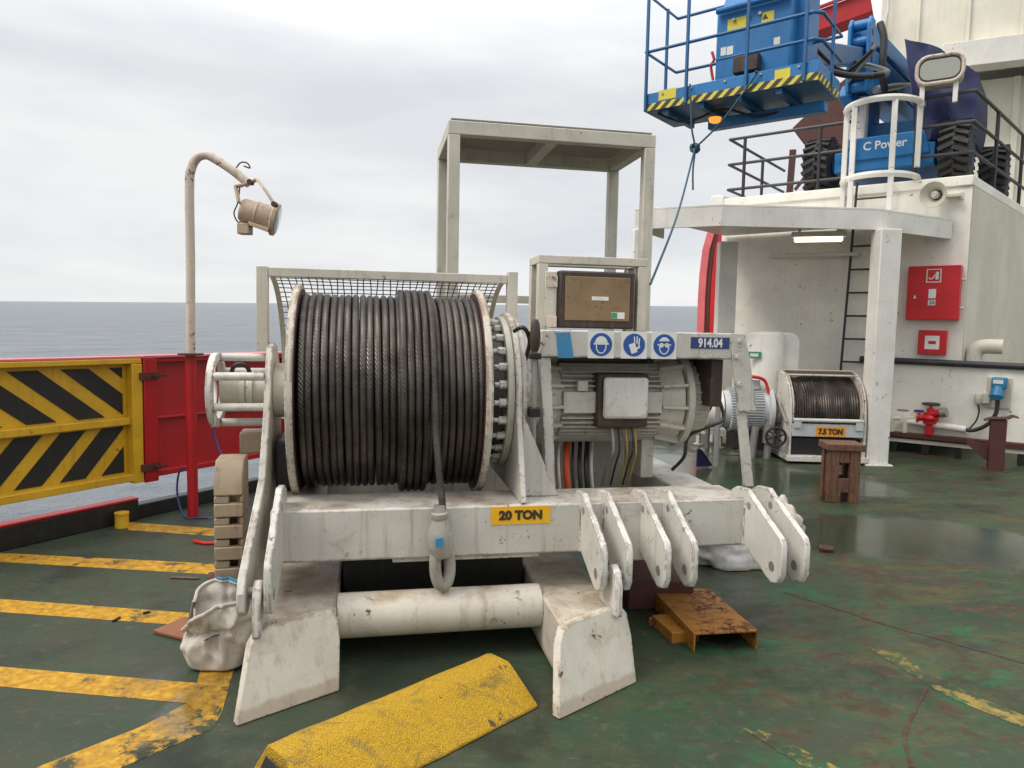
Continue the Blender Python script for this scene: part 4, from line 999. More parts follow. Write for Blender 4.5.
# cabinets and fittings on the wall
def wallbox(px0, px1, v, depth, name, mat, parent, bev=.006):
    a, b2 = D.v(*px0, v), D.v(*px1, v)
    return a, b2, MB().box(a.x, b2.x, v, v+depth, b2.z, a.z).build(name, mat, parent, bev)
hyd = thing('hose_cabinet', 'large red fire hose cabinet with white symbols on the cream wall', 'fire cabinet', Frame(D.w((D.v(933, 293, -.1).x, 0, D.v(933, 320, -.1).z)), YD))
HCF = Frame(hyd.location, YD)
a, b2 = HCF.v(908.5, 266.5, -.16), HCF.v(958, 320, -.16)
MB().box(a.x, b2.x, -.16, -.005, 0, a.z).build('cabinet_body', 'redbright', hyd, .006)
hh = a.z; ww = b2.x-a.x
fr_ = MB(); x0, x1, z0_, z1_ = a.x+.36*ww, a.x+.64*ww, hh*.69, hh*.94
for q in ((x0, x1, z0_, z0_+.012), (x0, x1, z1_-.012, z1_), (x0, x0+.012, z0_+.012, z1_-.012), (x1-.012, x1, z0_+.012, z1_-.012)): fr_.box(q[0], q[1], -.164, -.161, q[2], q[3])
fr_.box(x0+(x1-x0)*.62, x1-.03, -.164, -.161, z0_+.04, z1_-.04)
for po in line_poly([(x0+.03, z0_+.07), (x0+.05, z0_+.045), (x0+.08, z0_+.06), (x0+.10, z0_+.10), (x0+.12, z0_+.11)], .014): fr_.prism(po, 'v', -.164, -.161)
fr_.build('fire_hose_symbol', 'wink', hyd)
MB().box(a.x+.42*ww, a.x+.56*ww, -.164, -.161, hh*.40, hh*.57).build('notice_plate', 'wink', hyd)
n_ = MB().box(a.x+.42*ww, a.x+.56*ww, -.164, -.161, hh*.27, hh*.37).build('number_plate', 'wink', hyd)
text('number', '20', .07, 'ink', n_, a.x+.49*ww, -.1645, hh*.32, 1, .02)
MB().prism([(a.x+.13*ww, hh*.40), (a.x+.19*ww, hh*.40), (a.x+.16*ww, hh*.47)], 'v', -.164, -.161).build('small_mark', 'wink', hyd)
for z in (.22, .74): MB().cyl((b2.x+.002, -.08, hh*z), (b2.x+.05, -.08, hh*z), .015, 8).build('hinge', 'beige', hyd)
RBX = Frame(D.w((D.v(932, 342, -.1).x, 0, D.v(932, 354, -.1).z)), YD)
rbx = thing('call_point', 'small red fire alarm box below the large red hose cabinet', 'alarm box', RBX)
a, b2 = RBX.v(918.5, 330, -.1), RBX.v(945.5, 355, -.1); ww = b2.x-a.x; hh = a.z-b2.z; zb_ = b2.z
MB().box(a.x, b2.x, -.1, -.004, zb_, a.z).build('box_body', 'redbright', rbx, .008)
w1 = MB().box(a.x+.25*ww, a.x+.76*ww, -.104, -.101, zb_+.22*hh, zb_+.77*hh).build('white_face', 'wink', rbx)
MB().box(a.x+.38*ww, a.x+.64*ww, -.1065, -.1045, zb_+.43*hh, zb_+.56*hh).build('red_bar', 'redbright', w1)
# horn speaker
hc0 = D.v(936, 194, -.34)
HS = Frame(D.w((hc0.x+.28, 0, hc0.z)), YD)
hs = thing('horn_speaker', 'cream horn loudspeaker on a bracket near the roof edge of the deckhouse', 'loudspeaker', HS)
axh = Vector((-.20, -.95, -.05)).normalized(); oh = Vector((-.27, -.2, 0))
hn = MB(); hn.lathe(oh, axh, [(0, .06), (.05, .075), (.12, .11), (.17, .165), (.185, .172), (.19, .168), (.175, .16), (.12, .10), (.04, .06)], 32, cap=False)
hn.lathe(oh, axh, [(-.12, .0), (-.12, .07), (0, .075), (.0, .0)], 24)
hn.build('horn', 'beige', hs); MB().lathe(oh, axh, [(.02, .045), (.13, .05), (.15, .03), (.15, 0)], 20).build('horn_core', 'lug', hs)
MB().lathe(oh, axh, [(.035, .058), (.037, 0)], 20).build('horn_throat', 'dark', hs)
MB().box(-.20, -.03, -.14, -.003, -.02, .02).build('bracket', 'beige', hs, .004); MB().box(-.06, .0, -.012, -.002, -.05, .05).build('wall_plate', 'beige', hs, .003)
# ventilation elbow
ev = D.v(974, 360, -.02)
EV = Frame(D.w((ev.x, .18, 0)), YD)
e_ = MB(); zt_ = D.v(985, 345, .18).z
e_.tube(smoothpath([(-.02, 0, zr_-.1), (-.02, 0, zt_-.16), (0.01, 0, zt_-.06), (.10, 0, zt_-.02), (.30, 0, zt_-.02)], 6), .10, 16)
o = e_.build('vent_elbow', 'beige'); place(o, EV); tag(o, 'cream elbow vent pipe behind the low wall right of the red boxes', 'vent pipe')
o = MB().box(.02, .30, -.06, .1, zr_-.2, zt_-.14); 
# hydrant valve and its pipe
vh = D.v(930, 440, -.16); HV = Frame(D.w((vh.x-.02, -.13, 0)), YD)
z0_, z1_ = HV.v(928, 430.5, 0).z, HV.v(930, 406, 0).z
hv = thing('hydrant_valve', 'red fire hydrant valve with a black handwheel on the low wall', 'hydrant', HV)
bv = MB(); bv.lathe((0, 0, z0_), (0, 0, 1), [(0, .055), (.10, .055), (.10, .09), (.13, .09), (.14, .10), (.18, .11), (.22, .08), (.24, .085), (.25, .085), (.26, .05), (.31, .045), (.31, .025), (.36, .02)], 20)
bv.cyl((-.15, 0, z0_+.17), (.02, 0, z0_+.17), .05, 14); bv.cyl((-.16, 0, z0_+.17), (-.13, 0, z0_+.17), .075, 14); bv.cyl((.0, -.02, z0_+.22), (.13, -.05, z0_+.26), .055, 14)
bv.build('valve_body', 'redbright', hv, .003)
MB().cyl((.13, -.05, z0_+.26), (.20, -.065, z0_+.28), .068, 16).build('hose_cap', 'steel', hv)
MB().tube([(.10*math.cos(R(t)), .10*math.sin(R(t)), z0_+.37) for t in range(0, 360, 20)], .016, 8, closed=True).build('handwheel', 'blackrail', hv)
sp_ = MB()
for t in (0, 90): sp_.bar((.1*math.cos(R(t)), .1*math.sin(R(t)), z0_+.37), (-.1*math.cos(R(t)), -.1*math.sin(R(t)), z0_+.37), .016, .012)
sp_.build('handwheel_spoke', 'blackrail', hv)
MB().cyl((.0, 0, .292), (0, 0, z0_), .055, 14).build('riser', 'redbright', hv)
pw = thing('wall_pipe', 'white pipe running along the low wall to a black cable', 'pipe', Frame(D.w((0, -.12, 0)), YD))
PW = Frame(D.w((0, -.12, 0)), YD)
a, b2, c_ = PW.v(905, 420.5, 0), PW.v(966, 429.5, 0), PW.v(972, 431, 0)
MB().tube([a, b2], .048, 16).build('pipe', 'cream', pw)
for x in (893, 906):
    p = PW.v(x, 418, 0); MB().tube(smoothpath([(p.x, -.02, .292), (p.x, -.02, p.z-.05), (p.x+.02, -.02, p.z), (p.x+.1, 0, p.z)], 4), .03, 10).build('pipe_branch', 'beige', pw)
pk = [PW.v(*q, -.05) for q in ((966, 430), (975, 430), (988, 424), (996, 413), (998, 398))]
MB().tube(smoothpath(pk, 5), .026, 10).build('power_cable', 'cablek', pw)
pk = [PW.v(*q, -.03) for q in ((968, 430), (976, 421), (979, 411), (978, 404))]
MB().tube(smoothpath(pk, 5), .010, 8).build('thin_cable', 'cablek', pw)
# socket outlets
SOF = Frame(D.w((PW.v(998, 388, 0).x, 0, 0)), YD)
so1 = thing('power_socket', 'blue power plug in a wall socket on a grey plate at the far right', 'socket', SOF)
a, b2 = SOF.v(987, 377, -.06), SOF.v(1010, 409, -.06)
MB().box(a.x, b2.x, -.06, -.032, b2.z, a.z).build('back_plate', 'beige', so1, .004)
a, b2 = SOF.v(990, 377, -.16), SOF.v(1006, 400, -.16); hh = a.z-b2.z
MB().box(a.x+.02, b2.x, -.2, -.062, b2.z+hh*.48, a.z).build('socket_body', 'socketblue', so1, .02)
MB().tube([((a.x+b2.x)/2+.0, -.14, b2.z+hh*.5), ((a.x+b2.x)/2-.01, -.2, b2.z+hh*.12), ((a.x+b2.x)/2-.012, -.21, b2.z-.01)], [.075, .085, .045], 16).build('plug', 'socketblue', so1)
MB().box(a.x+.04, b2.x-.04, -.204, -.201, b2.z+hh*.72, a.z-.03).build('label', 'wink', so1)
SO2 = Frame(D.w((PW.v(979, 399, 0).x, 0, 0)), YD)
a = SO2.v(979, 399, -.08); so2 = MB().lathe((a.x, -.09, a.z-.07), (0, 0, 1), [(0, .04), (.03, .055), (.1, .06), (.14, .05), (.145, 0)], 16).box(a.x+.03, a.x+.12, -.12, -.03, a.z-.05, a.z+.08)
o = so2.build('junction_box', 'beige', bevel=.004); place(o, SO2); tag(o, 'small cream junction box on the wall left of the blue plug', 'junction box')
for i, (x, y, w1, h1, mat, lb) in enumerate(((919, 411, .12, .035, 'signb', 'tiny blue name plate on the low wall left of the hydrant valve'), (903, 410, .14, .02, 'steel', 'tiny grey tally plate on the low wall beside the column'))):
    fr = Frame(D.w((D.v(x, y, -.03).x, -.033, D.v(x, y, -.03).z)), YD)
    o = MB().box(-w1/2, w1/2, -.006, 0, -h1/2, h1/2).build('name_plate', mat); place(o, fr); tag(o, lb, 'plate')
# stub post (dark red I beam) standing on deck
sbx = gz(995, 470); SP = Frame(sbx, R(-30))
hgt = SP.v(995, 418, 0).z
sp = thing('stub_post', 'dark red rusty I beam stub post with a flat head by the low wall', 'post', SP)
ib = MB(); ib.box(-.085, .085, -.09, -.075, .012, hgt-.014); ib.box(-.085, .085, .075, .09, .012, hgt-.014); ib.box(-.008, .008, -.075, .075, .012, hgt-.014)
ib.build('i_beam', 'dkred', sp, .003)
MB().prism([(-.15, hgt-.04), (-.09, hgt-.013), (.09, hgt+.0), (.14, hgt+.03), (.20, hgt+.02), (.20, hgt+.034), (.14, hgt+.048), (.08, hgt+.016), (-.09, hgt+.003), (-.15, hgt-.024)], 'v', -.11, .11).build('head_plate', 'dkred', sp, .004)
MB().box(-.13, .13, -.12, .12, 0, .011).build('foot_plate', 'dkred', sp, .003)
MB().prism([(-.085, .30), (-.32, .36), (-.32, .30), (-.085, .10)], 'v', -.01, .01).build('knee_plate', 'dkred', sp, .003)

# canopy in front of the deckhouse
zc1 = 3.24
cpx = [(635, 208.5), (722, 204), (878, 208), (957, 227)]
pts = [gz(x, y, zc1) for x, y in cpx]
pts.append(Vector(D.w((-.02, -.04, zc1)))*1.0)
wallL = D.w((-DL+.05, -.04, zc1)); pts[3] = Vector(D.w((D.loc(pts[3]).x+.05, -.04, zc1)))
poly = pts[:4]+[wallL, pts[0]+Vector((.55, .9, 0))]
CP = Frame((poly[1].x, poly[1].y, 0), 0)
cp = thing('canopy', 'white steel canopy with a deep fascia on columns in front of the deckhouse', 'canopy', CP)
L2 = [CP.loc(p) for p in poly]
cpl = [(p.x, p.y) for p in L2]; hc_ = .27
MB().prism(cpl, 'z', zc1-.03, zc1).build('canopy_plate', 'canopy', cp, .004)
fa = MB()
for i in (5, 0, 1, 2):
    a = Vector((cpl[i][0], cpl[i][1], 0)); b2 = Vector((cpl[(i+1) % 6][0], cpl[(i+1) % 6][1], 0)); d = (b2-a).normalized(); nn = Vector((-d.y, d.x, 0))*.03
    z0_, z1_ = Vector((0, 0, zc1-hc_)), Vector((0, 0, zc1-.031))
    fa.hexa([a+z0_, b2+z0_, b2+nn+z0_, a+nn+z0_], [a+z1_, b2+z1_, b2+nn+z1_, a+nn+z1_])
fa.build('fascia', 'canopy', cp, .004)
fl = MB()
cen = Vector((sum(p[0] for p in cpl)/6, sum(p[1] for p in cpl)/6, 0))
ins = [(cen.x+(p[0]-cen.x)*.90, cen.y+(p[1]-cen.y)*.90) for p in cpl]
for i in (0, 1, 2):       # soffit stiffeners
    for k in range(1, 4):
        t = k/4; a = Vector((cpl[i][0]*(1-t)+cpl[i+1][0]*t, cpl[i][1]*(1-t)+cpl[i+1][1]*t, zc1-.09)); b2 = cen+(a-cen)*.15; b2.z = zc1-.09; a2 = cen+(a-cen)*.97; a2.z = zc1-.09
        fl.bar(a2, b2, .012, .1)
fl.build('soffit_stiffener', 'canopy', cp)
def colm(x0, x1, yb, name='column', h=zc1-hc_, d=None, zbase=0):
    pass
cb0 = gz(878, 466)
c3 = CP.loc(cb0)
wcol = .30
MB().box(c3.x-.13, c3.x+.13, c3.y, c3.y+.26, .02, zc1-hc_-.002).build('column', 'canopy', cp, .012)
MB().box(c3.x-.17, c3.x+.17, c3.y-.04, c3.y+.30, .0, .02).build('column_foot', 'canopy', cp, .004)
q = CP.loc(aty(728, 300, 10.6)); 
MB().box(q.x-.14, q.x+.12, q.y+.0, q.y+.2, 0, zc1-hc_-.002).build('column', 'canopy', cp, .012)
q = CP.loc(aty(643, 260, 9.5)); MB().box(q.x-.13, q.x+.10, q.y, q.y+.2, 0, zc1-hc_-.002).build('column', 'canopy', cp, .012)
# fluorescent light under the canopy
lt0, lt1 = gz(791, 240, 2.93), gz(846, 239, 2.93)
LT = Frame((lt0+lt1)/2, math.atan2(lt1.y-lt0.y, lt1.x-lt0.x)); ln = (lt1-lt0).length
lt = thing('fluorescent_light', 'lit fluorescent batten light hanging under the white canopy', 'light', LT)
MB().box(-ln/2, ln/2, -.09, .09, .03, .10).build('light_housing', 'canopy', lt, .008)
MB().box(-ln/2+.04, ln/2-.04, -.06, .06, -.03, .029).build('light_diffuser', 'tube', lt, .02)
MB().bar((-ln*.35, 0, .10), (-ln*.35, 0, .27), .03, .03).bar((ln*.35, 0, .10), (ln*.35, 0, .27), .03, .03).build('hanger', 'canopy', lt)
a, b2 = D.v(770, 256, -.2), D.v(853, 254, -.2)
HR = Frame(D.w((a.x, 0, a.z)), YD)
o = MB().tube([(0, -.005, 0), (0.0, -.18, 0), (.04, -.2, 0), (b2.x-a.x, -.2, b2.z-a.z), (b2.x-a.x+.03, -.17, b2.z-a.z), (b2.x-a.x+.03, -.005, b2.z-a.z)], .03, 10).build('wall_handrail', 'canopy'); place(o, HR); tag(o, 'white tube handrail on the wall below the canopy light', 'handrail')
# ladder
LAx = D.v(868, 280, -.12).x; LA = Frame(D.w((LAx, -.12, 0)), YD)
la = thing('ladder', 'dark thin rung ladder fixed to the deckhouse wall behind the column', 'ladder', LA)
zt1 = ZR+.03; hw = .22
top0, bot0 = LA.v(874, 182, 0), LA.v(855, 385, 0)
for s in (-1, 1):
    MB().tube([(bot0.x-.0+s*hw, 0, bot0.z-.2), (top0.x+s*hw, 0, zt1)], .018, 8).build('stile', 'blackrail', la)
z = bot0.z; k = 0
while z < zt1:
    t = (z-bot0.z)/(zt1-bot0.z); x = bot0.x+(top0.x-bot0.x)*t
    MB().tube([(x-hw, 0, z), (x+hw, 0, z)], .014, 8).build('rung', 'blackrail', la); z += .335
# hooped rail at the head of the ladder
HG = Frame(D.w((LAx, 0, ZR)), YD)
hg = thing('ladder_hoop_rail', 'white hooped safety rail at the head of the ladder above the canopy', 'safety rail', HG)
hr = .50
for zz in (.04, 1.05):
    MB().tube([HG.loc(D.w((LAx+.05+hr*math.cos(R(t))*.95, -.0-.55*math.sin(R(t)), ZR)))+Vector((0, 0, zz)) for t in range(-10, 191, 10)], .045, 8).build('hoop', 'canopy', hg)
for t, zb_ in ((175, -.85), (125, -.85), (60, -.85), (5, -.03)):
    x, y = .05+hr*math.cos(R(t))*.95, -.55*math.sin(R(t)); MB().box(x-.035, x+.035, y-.02, y+.02, zb_+.2, 1.05).build('upright', 'canopy', hg, .004)

# red striped craft behind the left column
RC = Frame(aty(712, 300, 13.5), R(-35)); zc = 0
rc = thing('rescue_boat', 'red and white striped hull of a boat stowed behind the left canopy column', 'boat', Frame((RC.o.x, RC.o.y, 0), RC.yaw))
RCF = Frame((RC.o.x, RC.o.y, 0), RC.yaw)
def hull(name, x0, x1, mat, dv):
    vs = []; ys = [(232, 8), (250, 3), (275, 0), (300, -1.5), (330, -2.5), (370, -3)]
    fr = []
    for y, dx in ys:
        fr.append((RCF.v(x0+dx, y, dv), RCF.v(x1+dx, y, dv)))
    h_ = MB(); n = len(fr); vv = []
    for a, b2 in fr: vv += [a, b2, b2+Vector((.0, .8, 0)), a+Vector((0, .8, 0))]
    fs = []
    for i in range(n-1):
        for j in range(4): fs.append((i*4+j, i*4+(j+1) % 4, i*4+4+(j+1) % 4, i*4+4+j))
    fs += [(0, 1, 2, 3), tuple(range(n*4-4, n*4))[::-1]]
    h_.add(vv, fs); h_.build(name, mat, rc, .01)
hull('white_strake', 699, 706.5, 'railtop', .0); hull('black_strake', 706.5, 711.5, 'dkred', .03); hull('red_hull', 711.5, 745, 'redbright', .0)
MB().box(-.6, 2.0, .3, .9, 0, 1.2).build('boat_cradle', 'canopy', rc)

# tank / duct
TK = Frame((gz(775, 462).x, gz(775, 462).y+.75, 0), R(-12))
t0, t1 = TK.v(747, 331, 0), TK.v(800, 331, 0); zb_ = TK.v(770, 395, 0).z; zt_ = t0.z
tk = thing('ventilation_duct', 'big cream rounded ventilation duct standing left of the small winch', 'duct', TK)
tm = MB(); rT = .26; hw = (t1.x-t0.x)
tm.lathe((t0.x+.24, 0, .3), (0, 0, 1), [(0, .24), (zt_-.3-.06, .25), (zt_-.3-.02, .235), (zt_-.3, .19), (zt_-.3, 0)], 32)
tm.build('trunk_drum', 'canopy', tk, .01)
tm2 = MB(); tm2.prism([(t0.x+.28, zb_-.4), (t1.x, zb_-.2), (t1.x, zt_-.12), (t1.x-.04, zt_-.05), (t1.x-.12, zt_-.01), (t0.x+.28, zt_-.01)], 'v', -.05, .4); tm2.build('trunk_elbow', 'canopy', tk, .02)
p = TK.v(754, 355, -.25); lbm = MB().box(p.x-.09, p.x+.09, -.26, -.24, p.z-.045, p.z+.045).build('green_label', 'signgreen', tk, .002)
MB().box(p.x-.05, p.x+.055, -.264, -.261, p.z-.02, p.z+.02).build('label_text', 'wink', lbm)
# pale post pipes in front of it
for x, y0, y1, lb in ((708, 400, 448, 'thin grey pipe post farther from camera behind the winch motor'), (716.5, 400, 466, 'thin grey pipe post nearer to camera behind the winch motor')):
    g0 = gz(x-1, y1); fr = Frame(g0, 0); h_ = fr.loc(aty(x+1, 340, g0.y)).z
    o = MB().cyl((0, 0, 0), (.01, 0, h_), .034, 12).build('pipe_post', 'steel'); place(o, fr); tag(o, lb, 'pipe post', 'thin grey pipe posts behind the winch')
# low white perforated tray
a, b2 = gz(693, 444), gz(745, 452); d = b2-a; TR = Frame(a, math.atan2(d.y, d.x)); Lt = d.length; ht = TR.v(695, 434, 0).z
tr = thing('cable_tray', 'low white perforated cable tray on short feet behind the winch', 'cable tray', TR)
tm = MB(); zt_ = .17
tm.box(0, Lt, 0, .012, zt_, zt_+.03); tm.box(0, Lt, 0, .012, zt_+.075, zt_+.10)
for k in range(17): u = Lt*k/16; tm.box(max(0, u-.02), min(Lt, u+.02), .001, .011, zt_+.03, zt_+.075)
tm.box(0, Lt, .013, .2, zt_+.09, zt_+.10); tm.build('tray', 'lug', tr, .002)
for u in (.06, Lt*.5, Lt-.06): MB().box(u-.03, u+.03, .02, .06, .012, zt_).box(u-.07, u+.07, 0, .1, 0, .012).build('foot', 'lug', tr, .002)
VW = Frame(gz(768, 462), R(-10)); 
c_ = VW.v(776, 437, 0); vv = thing('handwheel_valve', 'dark handwheel valve standing on the deck left of the small winch', 'valve', VW)
MB().tube([(c_.x+.12*math.cos(R(t)), 0, c_.z+.12*math.sin(R(t))) for t in range(0, 360, 15)], .017, 8, closed=True).build('handwheel', 'dark', vv)
sp_ = MB()
for t in (20, 80, 140): sp_.bar((c_.x+.12*math.cos(R(t)), 0, c_.z+.12*math.sin(R(t))), (c_.x-.12*math.cos(R(t)), 0, c_.z-.12*math.sin(R(t))), .018, .014, (0, 1, 0))
sp_.build('spoke', 'dark', vv)
MB().cyl((c_.x, 0, c_.z), (c_.x-.05, .3, c_.z), .03, 10).cyl((c_.x-.05, .3, c_.z-.12), (c_.x-.05, .3, c_.z+.2), .08, 14).cyl((c_.x-.25, .25, 0), (c_.x-.22, .25, c_.z+.1), .05, 12).cyl((c_.x-.05, .3, 0), (c_.x-.05, .3, c_.z), .05, 10).build('valve_body', 'steel', vv)

# ================================================================== SMALL WINCH
sg0 = gz(787, 463)
SW = Frame((sg0.x, sg0.y, 0), R(-3))
fu0, fu1 = SW.v(789, 440, 0).x, SW.v(866, 440, 0).x
wz = lambda y: SW.v(830, y, 0).z
sw = thing('small_winch', 'small white seven and a half ton winch by the column with brown wire rope', 'winch', SW)
RX0, RX1 = fu0, fu1
AZ, AV, RS = .66, .52, .50
z45 = wz(427); z_b = .12
# side plates: D shaped
for u, s in ((RX0, 1), (RX1-.03, 1)):
    po = [(.0, .10), (.0, .5)]+[(AV+RS*math.cos(R(a)), AZ+RS*math.sin(R(a))) for a in range(170, -1, -10)]+[(1.02, .10)]
    MB().prism(po, 'u', u, u+.03).build('side_plate', 'lug', sw, .005)
MB().box(RX0+.032, RX1-.032, .08, .9, .101, z45-.16).build('opening_shade', 'dark', sw)  # dark box added so the opening below the bar looks shaded
MB().box(RX0+.032, RX1-.032, .0, .06, z45-.13+.0, z45+.03).build('front_bar', 'greyblue', sw, .005)
MB().box(RX0-.02, RX1+.02, -.05, 1.1, .03, .10).build('base_frame', 'lug', sw, .006)
p0_, p1_ = SW.v(816, 426.5, -.0), SW.v(845, 437, -.0)
fbr = [o for o in sw.children if o.name.startswith('front_bar')][0]
sg = MB().prism([(p0_.x, p1_.z), (p1_.x, p1_.z), (p1_.x, p0_.z), (p0_.x, p0_.z)], 'v', -.004, -.0005).build('capacity_sign', 'signo', fbr)
text('capacity', '7.5 TON', .095, 'ink', sg, (p0_.x+p1_.x)/2, -.0055, (p0_.z+p1_.z)/2-.003, .86, .07)
pts = []; nw = 30; ru = (RX1-RX0-.12)/nw
for i in range(nw*40+1):
    k = i/40; a = 2*math.pi*k; q = .40+.012*math.sin(k*.9)+.02*(k > 10)
    pts.append((RX0+.06+ru*(k), AV-q*math.sin(a), AZ+q*math.cos(a)))
sdm = MB().cyl((RX0+.03, AV, AZ), (RX1-.03, AV, AZ), .36, 40).build('drum', 'dark', sw)
MB().tube(pts, ru*.55, 6, uvlen=40).build('wire_rope', 'rope', sdm)
for u in (RX0+.035, RX1-.055): MB().lathe((u, AV, AZ), (1, 0, 0), [(0, .3), (0, .50), (.02, .50), (.02, .3)], 48).build('flange', 'white2', sdm)
MB().cyl((RX0+.04, -.0, z45+.08), (RX1-.04, -.0, z45+.08), .025, 12).build('front_bar_tube', 'lug', sw)
mg = MB()
def sgp(u, a): return Vector((u, AV+RS*math.sin(a), AZ+RS*math.cos(a)))
for k in range(0, 41): u = RX0+.03+(RX1-RX0-.06)*k/40; mg.tube([sgp(u, R(i*10-25)) for i in range(9)], .004, 4)
for k in range(0, 24): a = R(-25+85*k/23); mg.tube([sgp(RX0+.03, a), sgp(RX1-.03, a)], .004, 4)
mg.build('guard_mesh', 'wire', sw)
for a in (-25, 0): MB().tube([sgp(RX0, R(a)), sgp(RX1, R(a))], .014, 8).build('guard_rail', 'pole', sw)
bs = MB().lathe((RX0-.002, AV, AZ-.02), (-1, 0, 0), [(0, .20), (.04, .20), (.05, .15), (.12, .14)], 32).build('hub', 'lug', sw, .004)
for k in range(10): a = 2*math.pi*k/10; MB().cyl((RX0-.042, AV+.175*math.cos(a), AZ-.02+.175*math.sin(a)), (RX0-.065, AV+.175*math.cos(a), AZ-.02+.175*math.sin(a)), .016, 6).build('bolt', 'steel', bs)
m0 = RX0-.12; mR = .29
sm_ = MB().lathe((m0, AV, .62), (-1, 0, 0), [(0, .33), (.05, .33), (.06, .27), (.12, mR-.03), (.55, mR-.03), (.56, .26), (.62, .24), (.62, 0)], 40).build('motor', 'greyblue', sw)
sf_ = MB()
for k in range(48):
    a = 2*math.pi*k/48; da = Vector((0, math.cos(a), math.sin(a))); c0 = Vector((m0-.12, AV, .62)); sf_.bar(c0+da*.275, c0+da*.275-Vector((.43, 0, 0)), .009, .045, da)
sf_.build('finned_surface', 'greyblue', sm_)
MB().box(m0-.42, m0-.16, AV-.13, AV+.13, .90, 1.03).build('terminal_box', 'greyblue', sm_, .01)
MB().tube(smoothpath([(m0-.46, AV, 1.0), (m0-.3, AV-.16, 1.07), (m0-.12, AV-.16, 1.03), (m0-.06, AV-.18, .86)], 6), .022, 8).build('motor_cable', 'redbright', sm_)
MB().lathe((m0-.64, AV, .62), (-1, 0, 0), [(0, .26), (.2, .26), (.25, .22), (.25, 0)], 32).build('fan_cover', 'cream', sm_)
MB().box(m0-.5, m0-.05, AV-.2, AV+.2, .1, .35).build('motor_bed', 'dark', sw, .01)
# brake lever on the side plate
MB().bar((RX0-.08, AV-.12, .86), (RX0-.03, .05, .52), .03, .02).build('brake_lever', 'steel', sw)
MB().prism([(RX0+.05, z45-.02), (RX0+.05, z45+.10), (RX0+.14, z45+.10), (RX0+.14, z45-.02)], 'v', -.02, -.002).build('corner_plate', 'greyblue', sw, .003)
MB().prism([(RX1-.14, z45-.04), (RX1-.14, z45+.08), (RX1-.05, z45+.08), (RX1-.05, z45-.04)], 'v', -.02, -.002).build('corner_plate', 'greyblue', sw, .003)

# wooden stool
sf0, sf1 = gz(824, 499), gz(860, 501); d = sf1-sf0
ST = Frame(gz(844.5, 503), R(-6)); zt_ = ST.v(843, 444, 0).z
x0, x1 = ST.v(829, 470, 0).x, ST.v(860.5, 470, 0).x
st = thing('wooden_stool', 'worn brown wooden stool standing on the wet deck in front of the small winch', 'stool', ST)
dp = (x1-x0)*.85
MB().box(x0-.03, x1+.03, -.02, dp+.02, zt_-.07, zt_).build('seat', 'wood', st, .008)
for x in (x0, x1-.095):
    for y in (0, dp-.075): MB().box(x, x+.095, y, y+.075, 0, zt_-.071).build('leg', 'wood', st, .005)
for y in (.01, dp-.04):
    MB().box(x0+.096, x1-.096, y, y+.03, zt_-.19, zt_-.072).build('apron', 'wood', st, .004)
    MB().box(x0+.096, x1-.096, y, y+.03, .10, .24).build('stretcher', 'wood', st, .004)
for x in (x0+.02, x1-.05):
    MB().box(x, x+.03, .076, dp-.076, .07, zt_-.072).build('side_panel', 'wood', st, .004)

# ================================================================== ROOF: railings, boom lift
def railing(name, path, hs_, label, posts, r=.024, mat='blackrail'):
    fr = Frame(D.w((path[0][0], path[0][1], ZR)), YD); o = thing(name, label, 'railing', fr)
    L = [Vector((p[0]-path[0][0], p[1]-path[0][1], 0)) for p in path]
    for h in hs_:
        MB().tube([p+Vector((0, 0, h)) for p in L], r, 8).build('rail', mat, o)
    for q in posts:
        p = Vector((q[0]-path[0][0], q[1]-path[0][1], 0)); MB().tube([p, p+Vector((0, 0, hs_[-1]))], r*1.15, 8).build('post', mat, o)
    return o
railing('roof_railing', [(-.72, .05), (-.04, .05), (-.04+4.6*SDK, 4.6)], (.32, .72, 1.12), 'black tube railing round the right corner of the deckhouse roof', [(-.72, .05), (-.04+1.3*SDK, 1.3), (-.04+3*SDK, 3.0), (-.04+4.5*SDK, 4.5)])
railing('roof_railing', [(-1.5, .05), (-DL+.05, .05), (-DL+.05, 2.8)], (.15, .55, .95), 'dark tube railing at the left end of the deckhouse roof', [(-2.0, .05), (-DL+.3, .05), (-DL+.05, 1.6)])
# searchlight on the railing
fl0 = D.v(940, 69, -.1); FLF = Frame(D.w((fl0.x, -.1, fl0.z)), YD+R(6))
fo = thing('floodlight', 'rectangular floodlight with a rusted rim mounted on the black roof railing', 'floodlight', FLF)
a, b2 = FLF.v(917, 56, 0), FLF.v(963, 82, 0); fw, fh = (b2.x-a.x)/2, (a.z-b2.z)/2*.92
def rrect(w1, h1, r, n=6):
    o = []
    for cx_, cz_, s in ((w1-r, h1-r, 0), (-w1+r, h1-r, 90), (-w1+r, -h1+r, 180), (w1-r, -h1+r, 270)):
        o += [(cx_+r*math.cos(R(s+90*i/n)), cz_+r*math.sin(R(s+90*i/n))) for i in range(n+1)]
    return o
MB().prism(rrect(fw, fh, fh*.7), 'v', 0, .25).build('lamp_body', 'lamp', fo, .01)
MB().prism(rrect(fw*.94, fh*.82, fh*.62), 'v', -.006, -.001).build('lamp_gasket', 'blackrail', fo)
MB().prism(rrect(fw*.84, fh*.66, fh*.52), 'v', -.014, -.0065).build('lamp_glass', 'glass', fo, .004)
ri = MB(); po = rrect(fw*.97, fh*.9, fh*.68); ri.tube([(p[0], -.01, p[1]) for p in po], .025, 8, closed=True); ri.build('lamp_rim', 'pole', fo)
for s in (-.35, .35): MB().box(s*fw*2-.03, s*fw*2+.03, .02, .08, -fh-.25, -fh+.02).build('lamp_bracket', 'canopy', fo, .004)

